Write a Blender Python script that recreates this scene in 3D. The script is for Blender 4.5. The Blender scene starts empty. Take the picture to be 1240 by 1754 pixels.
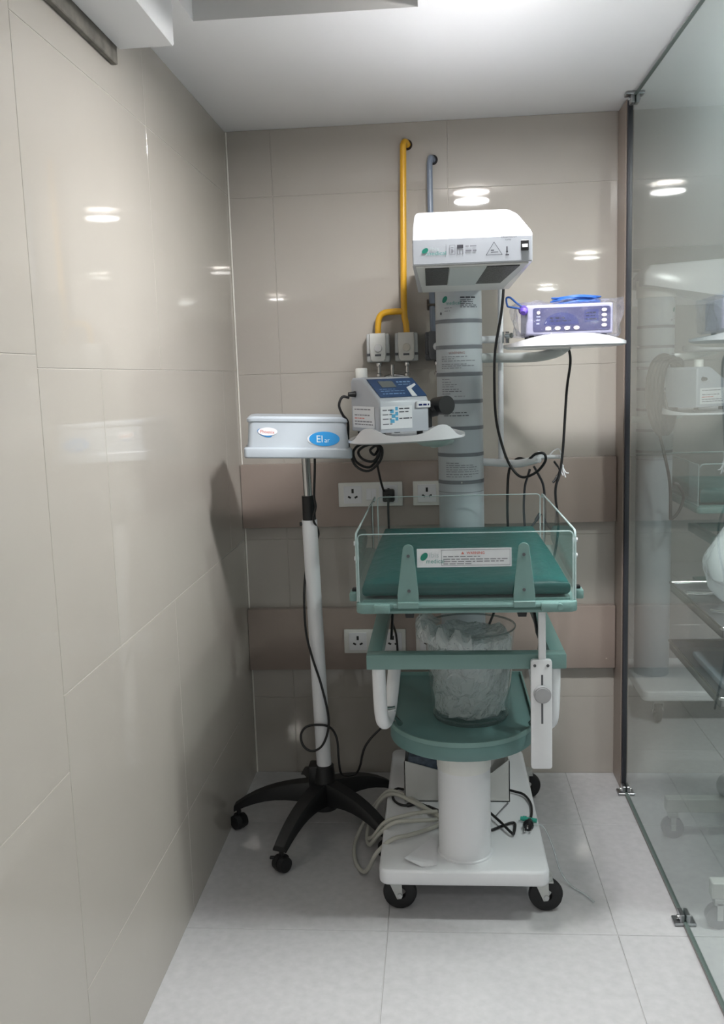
import bpy, bmesh, math, random
from mathutils import Vector, Matrix
random.seed(7)
PI = math.pi
SC = bpy.context.scene
COL = SC.collection

# ------------------------------------------------------------------ camera
cam_d = bpy.data.cameras.new('camera')
cam_d.sensor_fit = 'HORIZONTAL'
cam_d.sensor_width = 36.0
cam_d.lens = 36.0 * 1590.0 / 1240.0
cam_d.clip_start = 0.05
cam = bpy.data.objects.new('camera', cam_d)
COL.objects.link(cam)
RW = ((0.9963979895, -0.0196211563, -0.0824988286),
      (0.0787631925, -0.1463630978, 0.9860903625),
      (-0.0314230172, -0.9890363258, -0.1442904715))
M = Matrix(((RW[0][0], -RW[0][1], -RW[0][2], 0.748),
            (RW[1][0], -RW[1][1], -RW[1][2], 0.0),
            (RW[2][0], -RW[2][1], -RW[2][2], 1.5555),
            (0, 0, 0, 1)))
cam.matrix_world = M
SC.camera = cam

# ------------------------------------------------------------------ world, exposure
SC.view_settings.view_transform = 'Standard'
SC.view_settings.look = 'None'
SC.view_settings.gamma = 1.0
SC.view_settings.use_curve_mapping = False
SC.view_settings.exposure = 0.50
LAMP = 38.0          # glow of the lamp lenses
BEAM = 15.0          # watts of each downlight's beam
SPREAD = 180.0       # beam angle, degrees
world = bpy.data.worlds.new('world')
SC.world = world
world.use_nodes = True
world.node_tree.nodes['Background'].inputs[0].default_value = (0.9, 0.95, 1.0, 1)
world.node_tree.nodes['Background'].inputs[1].default_value = 0.03

# ------------------------------------------------------------------ materials
def lin(c):
    return tuple(((v / 255.0) / 12.92 if v / 255.0 <= 0.04045 else (((v / 255.0) + 0.055) / 1.055) ** 2.4) for v in c)

def mat(name, rgb, rough=0.5, metal=0.0, spec=0.5, emit=0.0, noise=None, bump=None, coat=0.0):
    m = bpy.data.materials.new(name)
    m.use_nodes = True
    nt = m.node_tree
    b = nt.nodes['Principled BSDF']
    c = lin(rgb) + (1,)
    b.inputs['Base Color'].default_value = c
    b.inputs['Roughness'].default_value = rough
    b.inputs['Metallic'].default_value = metal
    b.inputs['Specular IOR Level'].default_value = spec
    b.inputs['Coat Weight'].default_value = coat
    if emit:
        b.inputs['Emission Color'].default_value = c
        b.inputs['Emission Strength'].default_value = emit
    if noise:
        scale, amt = noise
        tc = nt.nodes.new('ShaderNodeTexCoord')
        nz = nt.nodes.new('ShaderNodeTexNoise')
        nz.inputs['Scale'].default_value = scale
        nz.inputs['Detail'].default_value = 6
        nt.links.new(tc.outputs['Object'], nz.inputs['Vector'])
        rp = nt.nodes.new('ShaderNodeValToRGB')
        rp.color_ramp.elements[0].position = 0.3
        rp.color_ramp.elements[1].position = 0.7
        rp.color_ramp.elements[0].color = tuple(v * (1 - amt) for v in c[:3]) + (1,)
        rp.color_ramp.elements[1].color = tuple(min(1, v * (1 + amt)) for v in c[:3]) + (1,)
        nt.links.new(nz.outputs['Fac'], rp.inputs['Fac'])
        nt.links.new(rp.outputs['Color'], b.inputs['Base Color'])
    if bump:
        scale, st = bump
        tc = nt.nodes.new('ShaderNodeTexCoord')
        nz = nt.nodes.new('ShaderNodeTexNoise')
        nz.inputs['Scale'].default_value = scale
        nz.inputs['Detail'].default_value = 3
        nt.links.new(tc.outputs['Object'], nz.inputs['Vector'])
        bp = nt.nodes.new('ShaderNodeBump')
        bp.inputs['Strength'].default_value = st
        bp.inputs['Distance'].default_value = 0.01
        nt.links.new(nz.outputs['Fac'], bp.inputs['Height'])
        nt.links.new(bp.outputs['Normal'], b.inputs['Normal'])
    return m

def clear(name, tint, haze_rgb, haze, ior=1.5, bump=None, rough=0.0, gloss=1.0):
    """thin clear sheet: transmits straight through, reflects by Fresnel, a little haze"""
    m = bpy.data.materials.new(name)
    m.use_nodes = True
    nt = m.node_tree
    nt.nodes.clear()
    out = nt.nodes.new('ShaderNodeOutputMaterial')
    tr = nt.nodes.new('ShaderNodeBsdfTransparent')
    tr.inputs[0].default_value = tint + (1,)
    gl = nt.nodes.new('ShaderNodeBsdfGlossy')
    gl.inputs['Roughness'].default_value = rough
    gl.inputs[0].default_value = (gloss, gloss, gloss, 1)
    df = nt.nodes.new('ShaderNodeBsdfDiffuse')
    df.inputs[0].default_value = lin(haze_rgb) + (1,)
    fr = nt.nodes.new('ShaderNodeFresnel')
    # both faces of a sheet reflect like the outer one (no total reflection inside)
    ge = nt.nodes.new('ShaderNodeNewGeometry')
    mi = nt.nodes.new('ShaderNodeMath'); mi.operation = 'MULTIPLY_ADD'
    mi.inputs[1].default_value = 1.0 / ior - ior
    mi.inputs[2].default_value = ior
    nt.links.new(ge.outputs['Backfacing'], mi.inputs[0])
    nt.links.new(mi.outputs[0], fr.inputs[0])
    m1 = nt.nodes.new('ShaderNodeMixShader')
    m1.inputs[0].default_value = haze
    m2 = nt.nodes.new('ShaderNodeMixShader')
    nt.links.new(tr.outputs[0], m1.inputs[1])
    nt.links.new(df.outputs[0], m1.inputs[2])
    nt.links.new(fr.outputs[0], m2.inputs[0])
    nt.links.new(m1.outputs[0], m2.inputs[1])
    nt.links.new(gl.outputs[0], m2.inputs[2])
    if bump:
        tc = nt.nodes.new('ShaderNodeTexCoord')
        nz = nt.nodes.new('ShaderNodeTexNoise')
        nz.inputs['Scale'].default_value = bump[0]
        nz.inputs['Detail'].default_value = 4
        nt.links.new(tc.outputs['Object'], nz.inputs['Vector'])
        bp = nt.nodes.new('ShaderNodeBump')
        bp.inputs['Strength'].default_value = bump[1]
        bp.inputs['Distance'].default_value = 0.02
        nt.links.new(nz.outputs['Fac'], bp.inputs['Height'])
        nt.links.new(bp.outputs['Normal'], gl.inputs['Normal'])
        nt.links.new(bp.outputs['Normal'], fr.inputs['Normal'])
    nt.links.new(m2.outputs[0], out.inputs[0])
    return m

WALL_TILE = mat('glossy_taupe_tile', (173, 167, 159), 0.025, noise=(3.0, 0.02))
GROUT = mat('pale_grout', (205, 200, 193), 0.7)
FLOOR_TILE = mat('speckled_floor_tile', (186, 185, 186), 0.07, noise=(38.0, 0.055))
FLOOR_GROUT = mat('floor_grout', (188, 187, 185), 0.7)
CEIL = mat('ceiling_paint', (226, 226, 226), 0.7)
RECESS = mat('shaded_olive_grey', (80, 80, 70), 0.7)  # olive tint darkened, the recess's shade is put into the colour
TRUNK = mat('taupe_panel', (152, 138, 130), 0.3)
PILASTER = mat('brown_jamb', (150, 136, 126), 0.35)
OLIVE = mat('dark_sealant', (110, 106, 98), 0.8, noise=(25, 0.3))
WHITE = mat('white_powder_coat', (226, 227, 230), 0.32)
WHITE_GLOSS = mat('white_gloss_plastic', (218, 218, 222), 0.18)
OFFWHITE = mat('offwhite_plastic', (222, 222, 218), 0.35)
COLUMN = mat('pale_grey_column', (180, 188, 194), 0.3)
BAND = mat('grey_band', (118, 122, 128), 0.45)
LABEL = mat('label_paper', (222, 224, 228), 0.45)
WRAPLABEL = mat('wrap_label_paper', (188, 194, 198), 0.4)
INK = mat('grey_ink', (120, 120, 128), 0.6)
INKD = mat('dark_ink', (60, 60, 68), 0.6)
INKR = mat('red_ink', (205, 120, 112), 0.6)
INKW = mat('white_ink', (240, 248, 252), 0.4)
LEAF = mat('leaf_green_ink', (20, 128, 108), 0.5)
TEALINK = mat('teal_ink', (86, 156, 148), 0.5)
PALEINK = mat('pale_ink', (186, 196, 198), 0.5)
SAGE = mat('sage_green_enamel', (114, 145, 141), 0.35)
SAGED = mat('sage_green_tray', (97, 130, 128), 0.4)
TEAL = mat('teal_vinyl', (0, 80, 77), 0.42, bump=(14, 0.6))
BLACK = mat('black_plastic', (22, 22, 24), 0.45)
RUBBER = mat('black_rubber', (26, 26, 28), 0.6)
DARK = mat('dark_grey_plastic', (84, 86, 90), 0.45)
CHARCOAL = mat('heater_mesh_dark', (48, 46, 44), 0.35, bump=(120, 0.6))
CHROME = mat('chrome', (205, 205, 205), 0.15, metal=1.0)
STEEL = mat('brushed_steel', (170, 172, 175), 0.3, metal=1.0)
ZINC = mat('zinc_bracket', (190, 192, 190), 0.4, metal=0.6)
YELLOW = mat('yellow_pipe_paint', (220, 166, 40), 0.28)
PIPEGREY = mat('blue_grey_pipe_paint', (122, 132, 148), 0.3)
HOSE = mat('cream_hose', (188, 187, 178), 0.4)
BLUECORD = mat('blue_cord', (36, 84, 160), 0.4)
PURPLE = mat('purple_plug', (96, 70, 168), 0.45)
NAVY = mat('navy_control_panel', (44, 72, 112), 0.35)
VIOLET = mat('violet_blue_panel', (46, 46, 88), 0.35)
NAVYD = mat('dark_blue_window', (32, 40, 96), 0.2)
SCREEN = mat('grey_lcd', (112, 116, 116), 0.2)
BUTTON = mat('cream_button', (226, 214, 206), 0.4)
SKYBLUE = mat('sky_blue_badge', (36, 150, 222), 0.25)
PHOTO = mat('cool_white_plastic', (182, 190, 198), 0.28)
CARTON = mat('white_carton', (206, 206, 204), 0.6)
PACKET = mat('blue_grey_packet', (66, 80, 96), 0.4, noise=(60, 0.4))
PAPER = mat('white_paper', (232, 232, 236), 0.6)
LAMPM = mat('lamp_lens', (255, 250, 243), 0.5, emit=LAMP)
LAMPG = mat('lamp_glass_disc', (255, 252, 248), 0.3, emit=LAMP * 0.8)
GLASS = clear('partition_glass', (0.90, 0.945, 0.93), (170, 185, 185), 0.05)
GLASS_EDGE = mat('glass_edge', (96, 108, 104), 0.2)
ACRYLIC = clear('clear_acrylic', (0.93, 0.97, 0.96), (190, 212, 212), 0.02, 1.45)
ACR_EDGE = clear('acrylic_polished_edge', (0.80, 0.88, 0.87), (205, 222, 222), 0.55, 1.47)
BUCKETM = clear('clear_bucket_plastic', (0.94, 0.96, 0.96), (210, 220, 220), 0.06, 1.45)
FILM = clear('crumpled_clear_film', (0.90, 0.93, 0.93), (238, 243, 244), 0.42, 1.6, bump=(60, 1.0), rough=0.12)
WRAP = clear('clear_wrap_film', (0.95, 0.95, 0.97), (220, 220, 235), 0.05, 1.42, bump=(45, 0.9), rough=0.05, gloss=0.8)
MILKY = clear('milky_plastic_bag', (0.9, 0.9, 0.92), (236, 238, 242), 0.7, 1.45, bump=(20, 0.8), rough=0.2)

# ------------------------------------------------------------------ mesh helpers
LATE = []          # cords of the first set of machines, linked after the second set is copied

def NB():
    return bmesh.new()

def add_box(bm, x0, x1, y0, y1, z0, z1, bevel=0.0, seg=2, only_vertical=0.0):
    r = bmesh.ops.create_cube(bm, size=1.0)
    vs = r['verts']
    for v in vs:
        v.co = Vector((x0 + (v.co.x + .5) * (x1 - x0), y0 + (v.co.y + .5) * (y1 - y0), z0 + (v.co.z + .5) * (z1 - z0)))
    if only_vertical:
        es = {e for v in vs for e in v.link_edges if abs(e.verts[0].co.z - e.verts[1].co.z) > 1e-6}
        rr = bmesh.ops.bevel(bm, geom=list(es), offset=only_vertical, segments=5, affect='EDGES', profile=0.5)
        vs = list({v for f in rr['faces'] for v in f.verts} | {v for v in vs if v.is_valid})
    if bevel:
        if only_vertical:
            fs = {f for v in vs for f in v.link_faces if abs(f.normal.z) > 0.9}
            bm.normal_update()
            fs = {f for v in vs for f in v.link_faces if abs(f.normal.z) > 0.9}
            es = {e for f in fs for e in f.edges}
        else:
            es = {e for v in vs for e in v.link_edges}
        bmesh.ops.bevel(bm, geom=list(es), offset=bevel, segments=seg, affect='EDGES', profile=0.5)
    return bm

def add_cyl(bm, p0, p1, r0, r1=None, seg=24, caps=True):
    r1 = r0 if r1 is None else r1
    p0, p1 = Vector(p0), Vector(p1)
    d = (p1 - p0)
    q = d.to_track_quat('Z', 'Y').to_matrix()
    a = [bm.verts.new(p0 + q @ Vector((r0 * math.cos(2 * PI * i / seg), r0 * math.sin(2 * PI * i / seg), 0))) for i in range(seg)]
    b = [bm.verts.new(p1 + q @ Vector((r1 * math.cos(2 * PI * i / seg), r1 * math.sin(2 * PI * i / seg), 0))) for i in range(seg)]
    for i in range(seg):
        bm.faces.new((a[i], a[(i + 1) % seg], b[(i + 1) % seg], b[i]))
    if caps:
        bm.faces.new(a[::-1]); bm.faces.new(b)
    return bm

def smooth_path(pts, n=6):
    P = [Vector(p) for p in pts]
    if len(P) < 3:
        return P
    out = []
    for i in range(len(P) - 1):
        p0 = P[i - 1] if i else P[0] * 2 - P[1]
        p1, p2 = P[i], P[i + 1]
        p3 = P[i + 2] if i + 2 < len(P) else P[-1] * 2 - P[-2]
        for k in range(n):
            t = k / n
            out.append(0.5 * ((2 * p1) + (p2 - p0) * t + (2 * p0 - 5 * p1 + 4 * p2 - p3) * t * t + (3 * p1 - p0 - 3 * p2 + p3) * t ** 3))
    out.append(P[-1])
    return out

def add_tube(bm, pts, r, seg=10, smooth=6, radii=None):
    P = smooth_path(pts, smooth) if smooth else [Vector(p) for p in pts]
    n = len(P)
    rings = []
    up = None
    for i, p in enumerate(P):
        t = (P[min(i + 1, n - 1)] - P[max(i - 1, 0)])
        if t.length < 1e-9:
            t = Vector((0, 0, 1))
        t.normalize()
        if up is None:
            up = Vector((0, 0, 1)) if abs(t.z) < 0.9 else Vector((1, 0, 0))
        u = up - t * up.dot(t)
        if u.length < 1e-6:
            u = t.orthogonal()
        u.normalize()
        up = u
        w = t.cross(u)
        rr = r if radii is None else radii[0] + (radii[1] - radii[0]) * i / (n - 1)
        rings.append([bm.verts.new(p + (u * math.cos(2 * PI * k / seg) + w * math.sin(2 * PI * k / seg)) * rr) for k in range(seg)])
    for a, b in zip(rings, rings[1:]):
        for k in range(seg):
            bm.faces.new((a[k], a[(k + 1) % seg], b[(k + 1) % seg], b[k]))
    bm.faces.new(rings[0][::-1]); bm.faces.new(rings[-1])
    return bm

def add_lathe(bm, prof, cx, cy, seg=40, z0=0.0):
    """prof: list of (r, z)"""
    rings = []
    for r, z in prof:
        if r < 1e-6:
            rings.append([bm.verts.new((cx, cy, z0 + z))])
        else:
            rings.append([bm.verts.new((cx + r * math.cos(2 * PI * k / seg), cy + r * math.sin(2 * PI * k / seg), z0 + z)) for k in range(seg)])
    for a, b in zip(rings, rings[1:]):
        for k in range(seg):
            k2 = (k + 1) % seg
            if len(a) == 1 and len(b) == 1:
                continue
            if len(a) == 1:
                bm.faces.new((a[0], b[k2], b[k]))
            elif len(b) == 1:
                bm.faces.new((a[k], a[k2], b[0]))
            else:
                bm.faces.new((a[k], a[k2], b[k2], b[k]))
    return bm

def add_prism(bm, poly, vec, bevel=0.0, seg=2):
    """extrude a planar polygon (list of 3D points) by vec"""
    vec = Vector(vec)
    a = [bm.verts.new(Vector(p)) for p in poly]
    b = [bm.verts.new(Vector(p) + vec) for p in poly]
    n = len(a)
    fs = [bm.faces.new(a[::-1]), bm.faces.new(b)]
    for i in range(n):
        fs.append(bm.faces.new((a[i], a[(i + 1) % n], b[(i + 1) % n], b[i])))
    bmesh.ops.recalc_face_normals(bm, faces=fs)
    if bevel:
        es = {e for f in fs[:2] for e in f.edges}
        bmesh.ops.bevel(bm, geom=list(es), offset=bevel, segments=seg, affect='EDGES', profile=0.5)
    return bm

def rounded_rect(u0, u1, v0, v1, rad, seg=5, corners=(1, 1, 1, 1)):
    pts = []
    for (cu, cv, a0, on) in ((u1 - rad, v1 - rad, 0, corners[0]), (u0 + rad, v1 - rad, 90, corners[1]), (u0 + rad, v0 + rad, 180, corners[2]), (u1 - rad, v0 + rad, 270, corners[3])):
        if on:
            for k in range(seg + 1):
                a = math.radians(a0 + 90 * k / seg)
                pts.append((cu + rad * math.cos(a), cv + rad * math.sin(a)))
        else:
            a = math.radians(a0 + 45)
            pts.append((cu + rad * (1 if math.cos(a) > 0 else -1), cv + rad * (1 if math.sin(a) > 0 else -1)))
    return pts

def add_flat(bm, pts):
    f = bm.faces.new([bm.verts.new(Vector(p)) for p in pts])
    return f

def text_bm(s, size, place, bold=0.0):
    """flat lettering; place maps (u, v) in metres to a world point"""
    cu = bpy.data.curves.new('lettering', 'FONT')
    cu.body = s
    cu.size = size
    cu.align_x = 'LEFT'
    cu.resolution_u = 3
    cu.offset = bold
    o = bpy.data.objects.new('lettering', cu)
    COL.objects.link(o)
    dg = bpy.context.evaluated_depsgraph_get()
    me = bpy.data.meshes.new_from_object(o.evaluated_get(dg))
    bm = NB()
    bm.from_mesh(me)
    for v in bm.verts:
        v.co = Vector(place(v.co.x, v.co.y))
    bpy.data.objects.remove(o)
    bpy.data.curves.remove(cu)
    bpy.data.meshes.remove(me)
    return bm

def print_lines(bm, place, rows, u0, seed=1, word=(0.006, 0.02), gap=0.003):
    """rows: (v, length, height) -> word-like dashes of small illegible print"""
    rr = random.Random(seed)
    for v, ln, h in rows:
        u = u0
        while u < u0 + ln - 0.003:
            w = min(rr.uniform(*word), u0 + ln - u)
            n = max(1, int(w / 0.008))
            for k in range(n):
                a, b = u + w * k / n, u + w * (k + 1) / n
                add_flat(bm, [place(a, v), place(b, v), place(b, v + h), place(a, v + h)])
            u += w + gap
    return bm

# ------------------------------------------------------------------ object helpers
def obj(name, bm, m, parent=None, sharp=35, label=None):
    me = bpy.data.meshes.new(name)
    bm.normal_update()
    bm.to_mesh(me)
    bm.free()
    me.materials.append(m)
    if sharp:
        for p in me.polygons:
            p.use_smooth = True
        me.set_sharp_from_angle(angle=math.radians(sharp))
    o = bpy.data.objects.new(name, me)
    COL.objects.link(o)
    if parent is not None:
        o.parent = parent
        if parent.parent is None and parent.type == 'EMPTY':
            o.matrix_basis = parent.matrix_basis.inverted()
    if label:
        o['label'] = label
    return o

def thing(name, label, cat, loc=(0, 0, 0), group=None):
    o = bpy.data.objects.new(name, None)
    o.empty_display_size = 0.05
    COL.objects.link(o)
    o.location = loc
    o['label'] = label
    o['category'] = cat
    if group:
        o['group'] = group
    return o

def tag(o, label, cat, group=None):
    o['label'] = label
    o['category'] = cat
    if group:
        o['group'] = group
    return o

def struct(name, bm, m, sharp=0, parent=None, label=None):
    o = obj(name, bm, m, parent, sharp, label)
    if parent is None:
        o['kind'] = 'structure'
    return o

def copy_tree(o, parent=None):
    c = o.copy()
    COL.objects.link(c)
    if parent is not None:
        c.parent = parent
    for ch in list(o.children):
        copy_tree(ch, c)
    return c

# ================================================================== SETTING
H = 2.45
BY = 3.488          # face of the bay's back wall
GX = 1.415          # glass partition plane

# floor: slab + polished tiles with recessed joints
fl = struct('floor', add_box(NB(), -0.1, 5.6, -4.6, 7.7, -0.08, -0.0035), FLOOR_GROUT)
xs = [-0.06 + 0.64 * i for i in range(0, 10)]
ys = [2.425 + 0.64 * j for j in range(-11, 9)]
tile_mesh = None
for i in range(len(xs) - 1):
    for j in range(len(ys) - 1):
        x0, x1, y0, y1 = xs[i], xs[i + 1], ys[j], ys[j + 1]
        big = y1 < 1.2 or x0 > 2.6
        if tile_mesh is None:
            o = obj('tile', add_box(NB(), -.319, .319, -.319, .319, -0.006, 0.0, 0.0012, 1), FLOOR_TILE, fl, 0)
            tile_mesh = o.data
        else:
            o = bpy.data.objects.new('tile', tile_mesh)
            COL.objects.link(o)
            o.parent = fl
        o.location = ((x0 + x1) / 2, (y0 + y1) / 2, 0)

# left wall: grout bed + glossy tiles
wl = struct('wall_left', add_box(NB(), -0.12, -0.0015, -4.6, BY + 0.01, 0, H), GROUT)
def wall_tile(parent, x0, x1, y0, y1, z0, z1):
    return obj('tile', add_box(NB(), x0, x1, y0, y1, z0, z1, 0.0007, 1), WALL_TILE, parent, 0)
g = 0.0007
rows = [0.0, 0.31, 0.948, 1.590, 2.225, H]
def left_row(z0, z1, y_edges):
    for a, b in zip(y_edges, y_edges[1:]):
        wall_tile(wl, -0.008, 0.0, a + g, b - g, z0 + g, z1 - g)
left_row(0.0, 0.31, [1.716, 2.51, BY])
left_row(0.31, 0.948, [1.716, 2.51, BY])
left_row(0.948, 1.590, [1.716, 2.05, 3.25, BY])
left_row(1.590, 2.225, [1.716, 2.51, BY])
left_row(2.225, H, [1.716, 2.51, BY])
for z0, z1 in ((0, .15), (.15, .790), (.790, 1.615), (1.615, 2.255), (2.255, H)):
    left_row(z0, z1, [-1.9, -0.7, 0.5, 1.716])
    left_row(z0, z1, [-4.6, -3.1, -1.9])

# back wall of the bay
wb = struct('wall_back', add_box(NB(), -0.12, 1.445, BY + 0.002, BY + 0.10, 0, H), mat('taupe_grout', (190, 184, 177), 0.6))
zr = [0.0, 0.31, 0.945, 1.575, 2.215, H]
xc = [0.0, 0.165, 0.803, 1.402]
for z0, z1 in zip(zr, zr[1:]):
    for x0, x1 in zip(xc, xc[1:]):
        wall_tile(wb, x0 + g, x1 - g, BY, BY + 0.008, z0 + g, z1 - g)

# ceiling with a recess (hatch) in it
RX0, RX1, RY0, RY1, RD = 0.158, 0.721, 1.55, 2.442, 0.24
bm = NB()
add_box(bm, -0.12, 5.6, RY1, 7.7, H, H + 0.06)
add_box(bm, -0.12, 5.6, -4.6, RY0, H, H + 0.06)
add_box(bm, -0.12, RX0, RY0, RY1, H, H + 0.06)
add_box(bm, RX1, 5.6, RY0, RY1, H, H + 0.06)
ceil = struct('ceiling', bm, CEIL)
bm = NB()
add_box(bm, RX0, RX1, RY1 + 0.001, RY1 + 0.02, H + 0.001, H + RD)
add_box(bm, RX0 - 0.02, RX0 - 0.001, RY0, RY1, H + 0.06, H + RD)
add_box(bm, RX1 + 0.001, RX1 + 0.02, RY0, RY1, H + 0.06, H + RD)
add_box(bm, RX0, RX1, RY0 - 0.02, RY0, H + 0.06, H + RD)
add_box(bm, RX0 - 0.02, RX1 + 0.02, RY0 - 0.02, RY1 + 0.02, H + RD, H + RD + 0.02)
struct('recess_lining', bm, RECESS, 0, ceil, 'sides of the ceiling recess, olive grey darkened to hold its shade')

# neighbouring room and the room behind the camera
struct('wall_far', add_box(NB(), -0.12, 5.6, 7.5, 7.7, 0, H), mat('far_wall_paint', (168, 168, 164), 0.5))
struct('trim_7', add_box(NB(), 0.5, 5.4, 7.38, 7.5, 2.30, H), mat('grey_cornice', (140, 140, 140), 0.6))
struct('wall_right', add_box(NB(), 5.4, 5.6, -4.6, 7.5, 0, H), mat('side_wall_paint', (128, 126, 122), 0.5))
struct('wall_rear', add_box(NB(), -0.12, 5.6, -4.8, -4.6, 0, H), mat('rear_wall_paint', (84, 82, 80), 0.5))
struct('wall_side', add_box(NB(), -0.12, 0.0, BY + 0.12, 7.5, 0, H), mat('other_room_wall', (140, 138, 132), 0.5))

# two protruding trunking boards across the back wall
for k, (z0, z1) in enumerate(((0.995, 1.238), (0.434, 0.676))):
    struct('trim_%d' % (k + 1), add_box(NB(), 0.001, 1.401, BY - 0.034, BY + 0.002, z0, z1, 0.003, 2), TRUNK, 30)
# jamb strip that carries the glass, pale bead in the corner
struct('trim_3', add_box(NB(), 1.403, 1.430, 3.352, BY + 0.004, 0.001, H - 0.001, 0.002, 1), PILASTER)
struct('trim_4', add_box(NB(), 0.0, 0.006, BY - 0.006, BY, 0.001, H - 0.002, 0.002, 1), mat('white_bead', (226, 222, 214), 0.5))
# boxed bulkhead high on the left wall with a dark sealed gap under its edge
struct('trim_5', add_box(NB(), 0.016, 0.150, -2.2, 2.276, 2.337, H - 0.001, 0.003, 1), CEIL)
struct('trim_6', add_box(NB(), 0.001, 0.015, -2.2, 2.268, 2.300, 2.40, 0.002, 1), OLIVE)

# glass partition
win = thing('window_1', 'tall frameless glass partition on the right of the bay', 'window', (GX, 1.5, 0))
win['kind'] = 'structure'
del win['category']
obj('glass_pane', add_box(NB(), GX - 0.0005, GX + 0.0005, -1.6, 3.334, 0.012, H - 0.010), GLASS, win, 0)
obj('glass_edge', add_box(NB(), GX - 0.006, GX + 0.006, -1.6, 3.334, 0.010, 0.0125), GLASS_EDGE, win, 0)
obj('glass_edge', add_box(NB(), GX - 0.006, GX + 0.006, -1.6, 3.334, H - 0.012, H - 0.009), GLASS_EDGE, win, 0)
obj('edge_channel', add_box(NB(), GX - 0.009, GX + 0.009, 3.334, 3.354, 0.002, H - 0.002, 0.002, 1), mat('dark_channel', (46, 46, 52), 0.3), win)
obj('silicone_joint', add_box(NB(), GX - 0.006, GX + 0.006, -1.6, 3.334, 0.001, 0.010), mat('grey_silicone', (140, 138, 134), 0.6), win, 0)
def clamp(y, z0, z1):
    bm = NB()
    s = 1 if z0 < 1 else -1
    zb = z0 if s > 0 else z1
    add_box(bm, GX - 0.030, GX + 0.030, y - 0.022, y + 0.022, min(zb, zb + s * 0.009), max(zb, zb + s * 0.009), 0.002, 1)
    add_box(bm, GX - 0.014, GX - 0.002, y - 0.020, y + 0.020, z0, z1, 0.002, 1)
    add_box(bm, GX + 0.002, GX + 0.014, y - 0.020, y + 0.020, z0, z1, 0.002, 1)
    c = obj('glass_clamp', bm, STEEL, win)
    b2 = NB()
    add_cyl(b2, (GX - 0.020, y, (z0 + z1) / 2), (GX - 0.013, y, (z0 + z1) / 2), 0.006, seg=12)
    obj('clamp_screw', b2, CHROME, c)
clamp(3.31, 0.001, 0.034)
clamp(2.49, 0.001, 0.034)
clamp(1.40, 0.001, 0.034)
clamp(3.275, H - 0.036, H - 0.001)
clamp(1.80, H - 0.036, H - 0.001)

# ------------------------------------------------------------------ ceiling downlights (the only light in the place)
def downlight(x, y, label, power=1.0, spread=SPREAD):
    t = thing('ceiling_downlight', label, 'ceiling light', (x, y, H), 'round ceiling downlights')
    bm = NB()
    add_lathe(bm, [(0.084, 0.0), (0.104, 0.0), (0.104, -0.006), (0.090, -0.012), (0.084, -0.006)], x, y, 40, H)
    obj('trim_ring', bm, WHITE, t)
    bm = NB()
    add_cyl(bm, (x, y, H - 0.001), (x, y, H - 0.004), 0.083, seg=40)
    obj('lamp_lens', bm, LAMPM, t)
    bm = NB()
    add_lathe(bm, [(0.0, -0.052), (0.080, -0.052), (0.083, -0.050), (0.083, -0.047), (0.0, -0.047)], x, y, 40, H)
    d = obj('glass_disc', bm, LAMPG, t)
    for k in range(3):
        a = 2 * PI * k / 3 + 0.5
        px, py = x + 0.07 * math.cos(a), y + 0.07 * math.sin(a)
        obj('spacer_pin', add_cyl(NB(), (px, py, H - 0.005), (px, py, H - 0.048), 0.003, seg=8), CHROME, t)
    ld = bpy.data.lights.new('downlight_beam', 'AREA')
    ld.shape = 'DISK'
    ld.size = 0.165
    ld.energy = BEAM * power
    ld.spread = math.radians(spread)
    ld.color = (0.985, 0.99, 1.0)
    lo = bpy.data.objects.new('downlight_beam', ld)
    COL.objects.link(lo)
    lo.parent = t
    lo.location = (0, 0, -0.0535)
    return t
downlight(0.94, 2.17, 'round ceiling downlight right above the front of the warmer hood', 1.6)
downlight(0.93, -0.45, 'round ceiling downlight behind the camera, nearest to the tiled wall bay', 0.42, 118.0)
downlight(1.94, -0.49, 'round ceiling downlight behind the camera, beyond the glass line', 0.5, 118.0)
downlight(1.94, 2.17, 'round ceiling downlight over the room beyond the glass, nearest one', 1.0)
downlight(2.94, 2.17, 'added round ceiling downlight beyond the glass, strengthening the light from the right', 0.6)  # added lamp, strengthens the light that reaches the left wall
downlight(2.9, 4.85, 'added round ceiling downlight lighting the second warmer deep beyond the glass')  # added lamp, put in to light the neighbouring room
downlight(0.93, -3.05, 'round ceiling downlight furthest behind the camera on the left')
downlight(1.94, -3.1, 'round ceiling downlight furthest behind the camera on the right')

# ================================================================== RADIANT WARMER
WO = (0.815, 2.90, 0.0)
W = thing('infant_warmer', 'white and sage green infant warmer on castors standing in the tiled bay', 'medical cart', WO)
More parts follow.
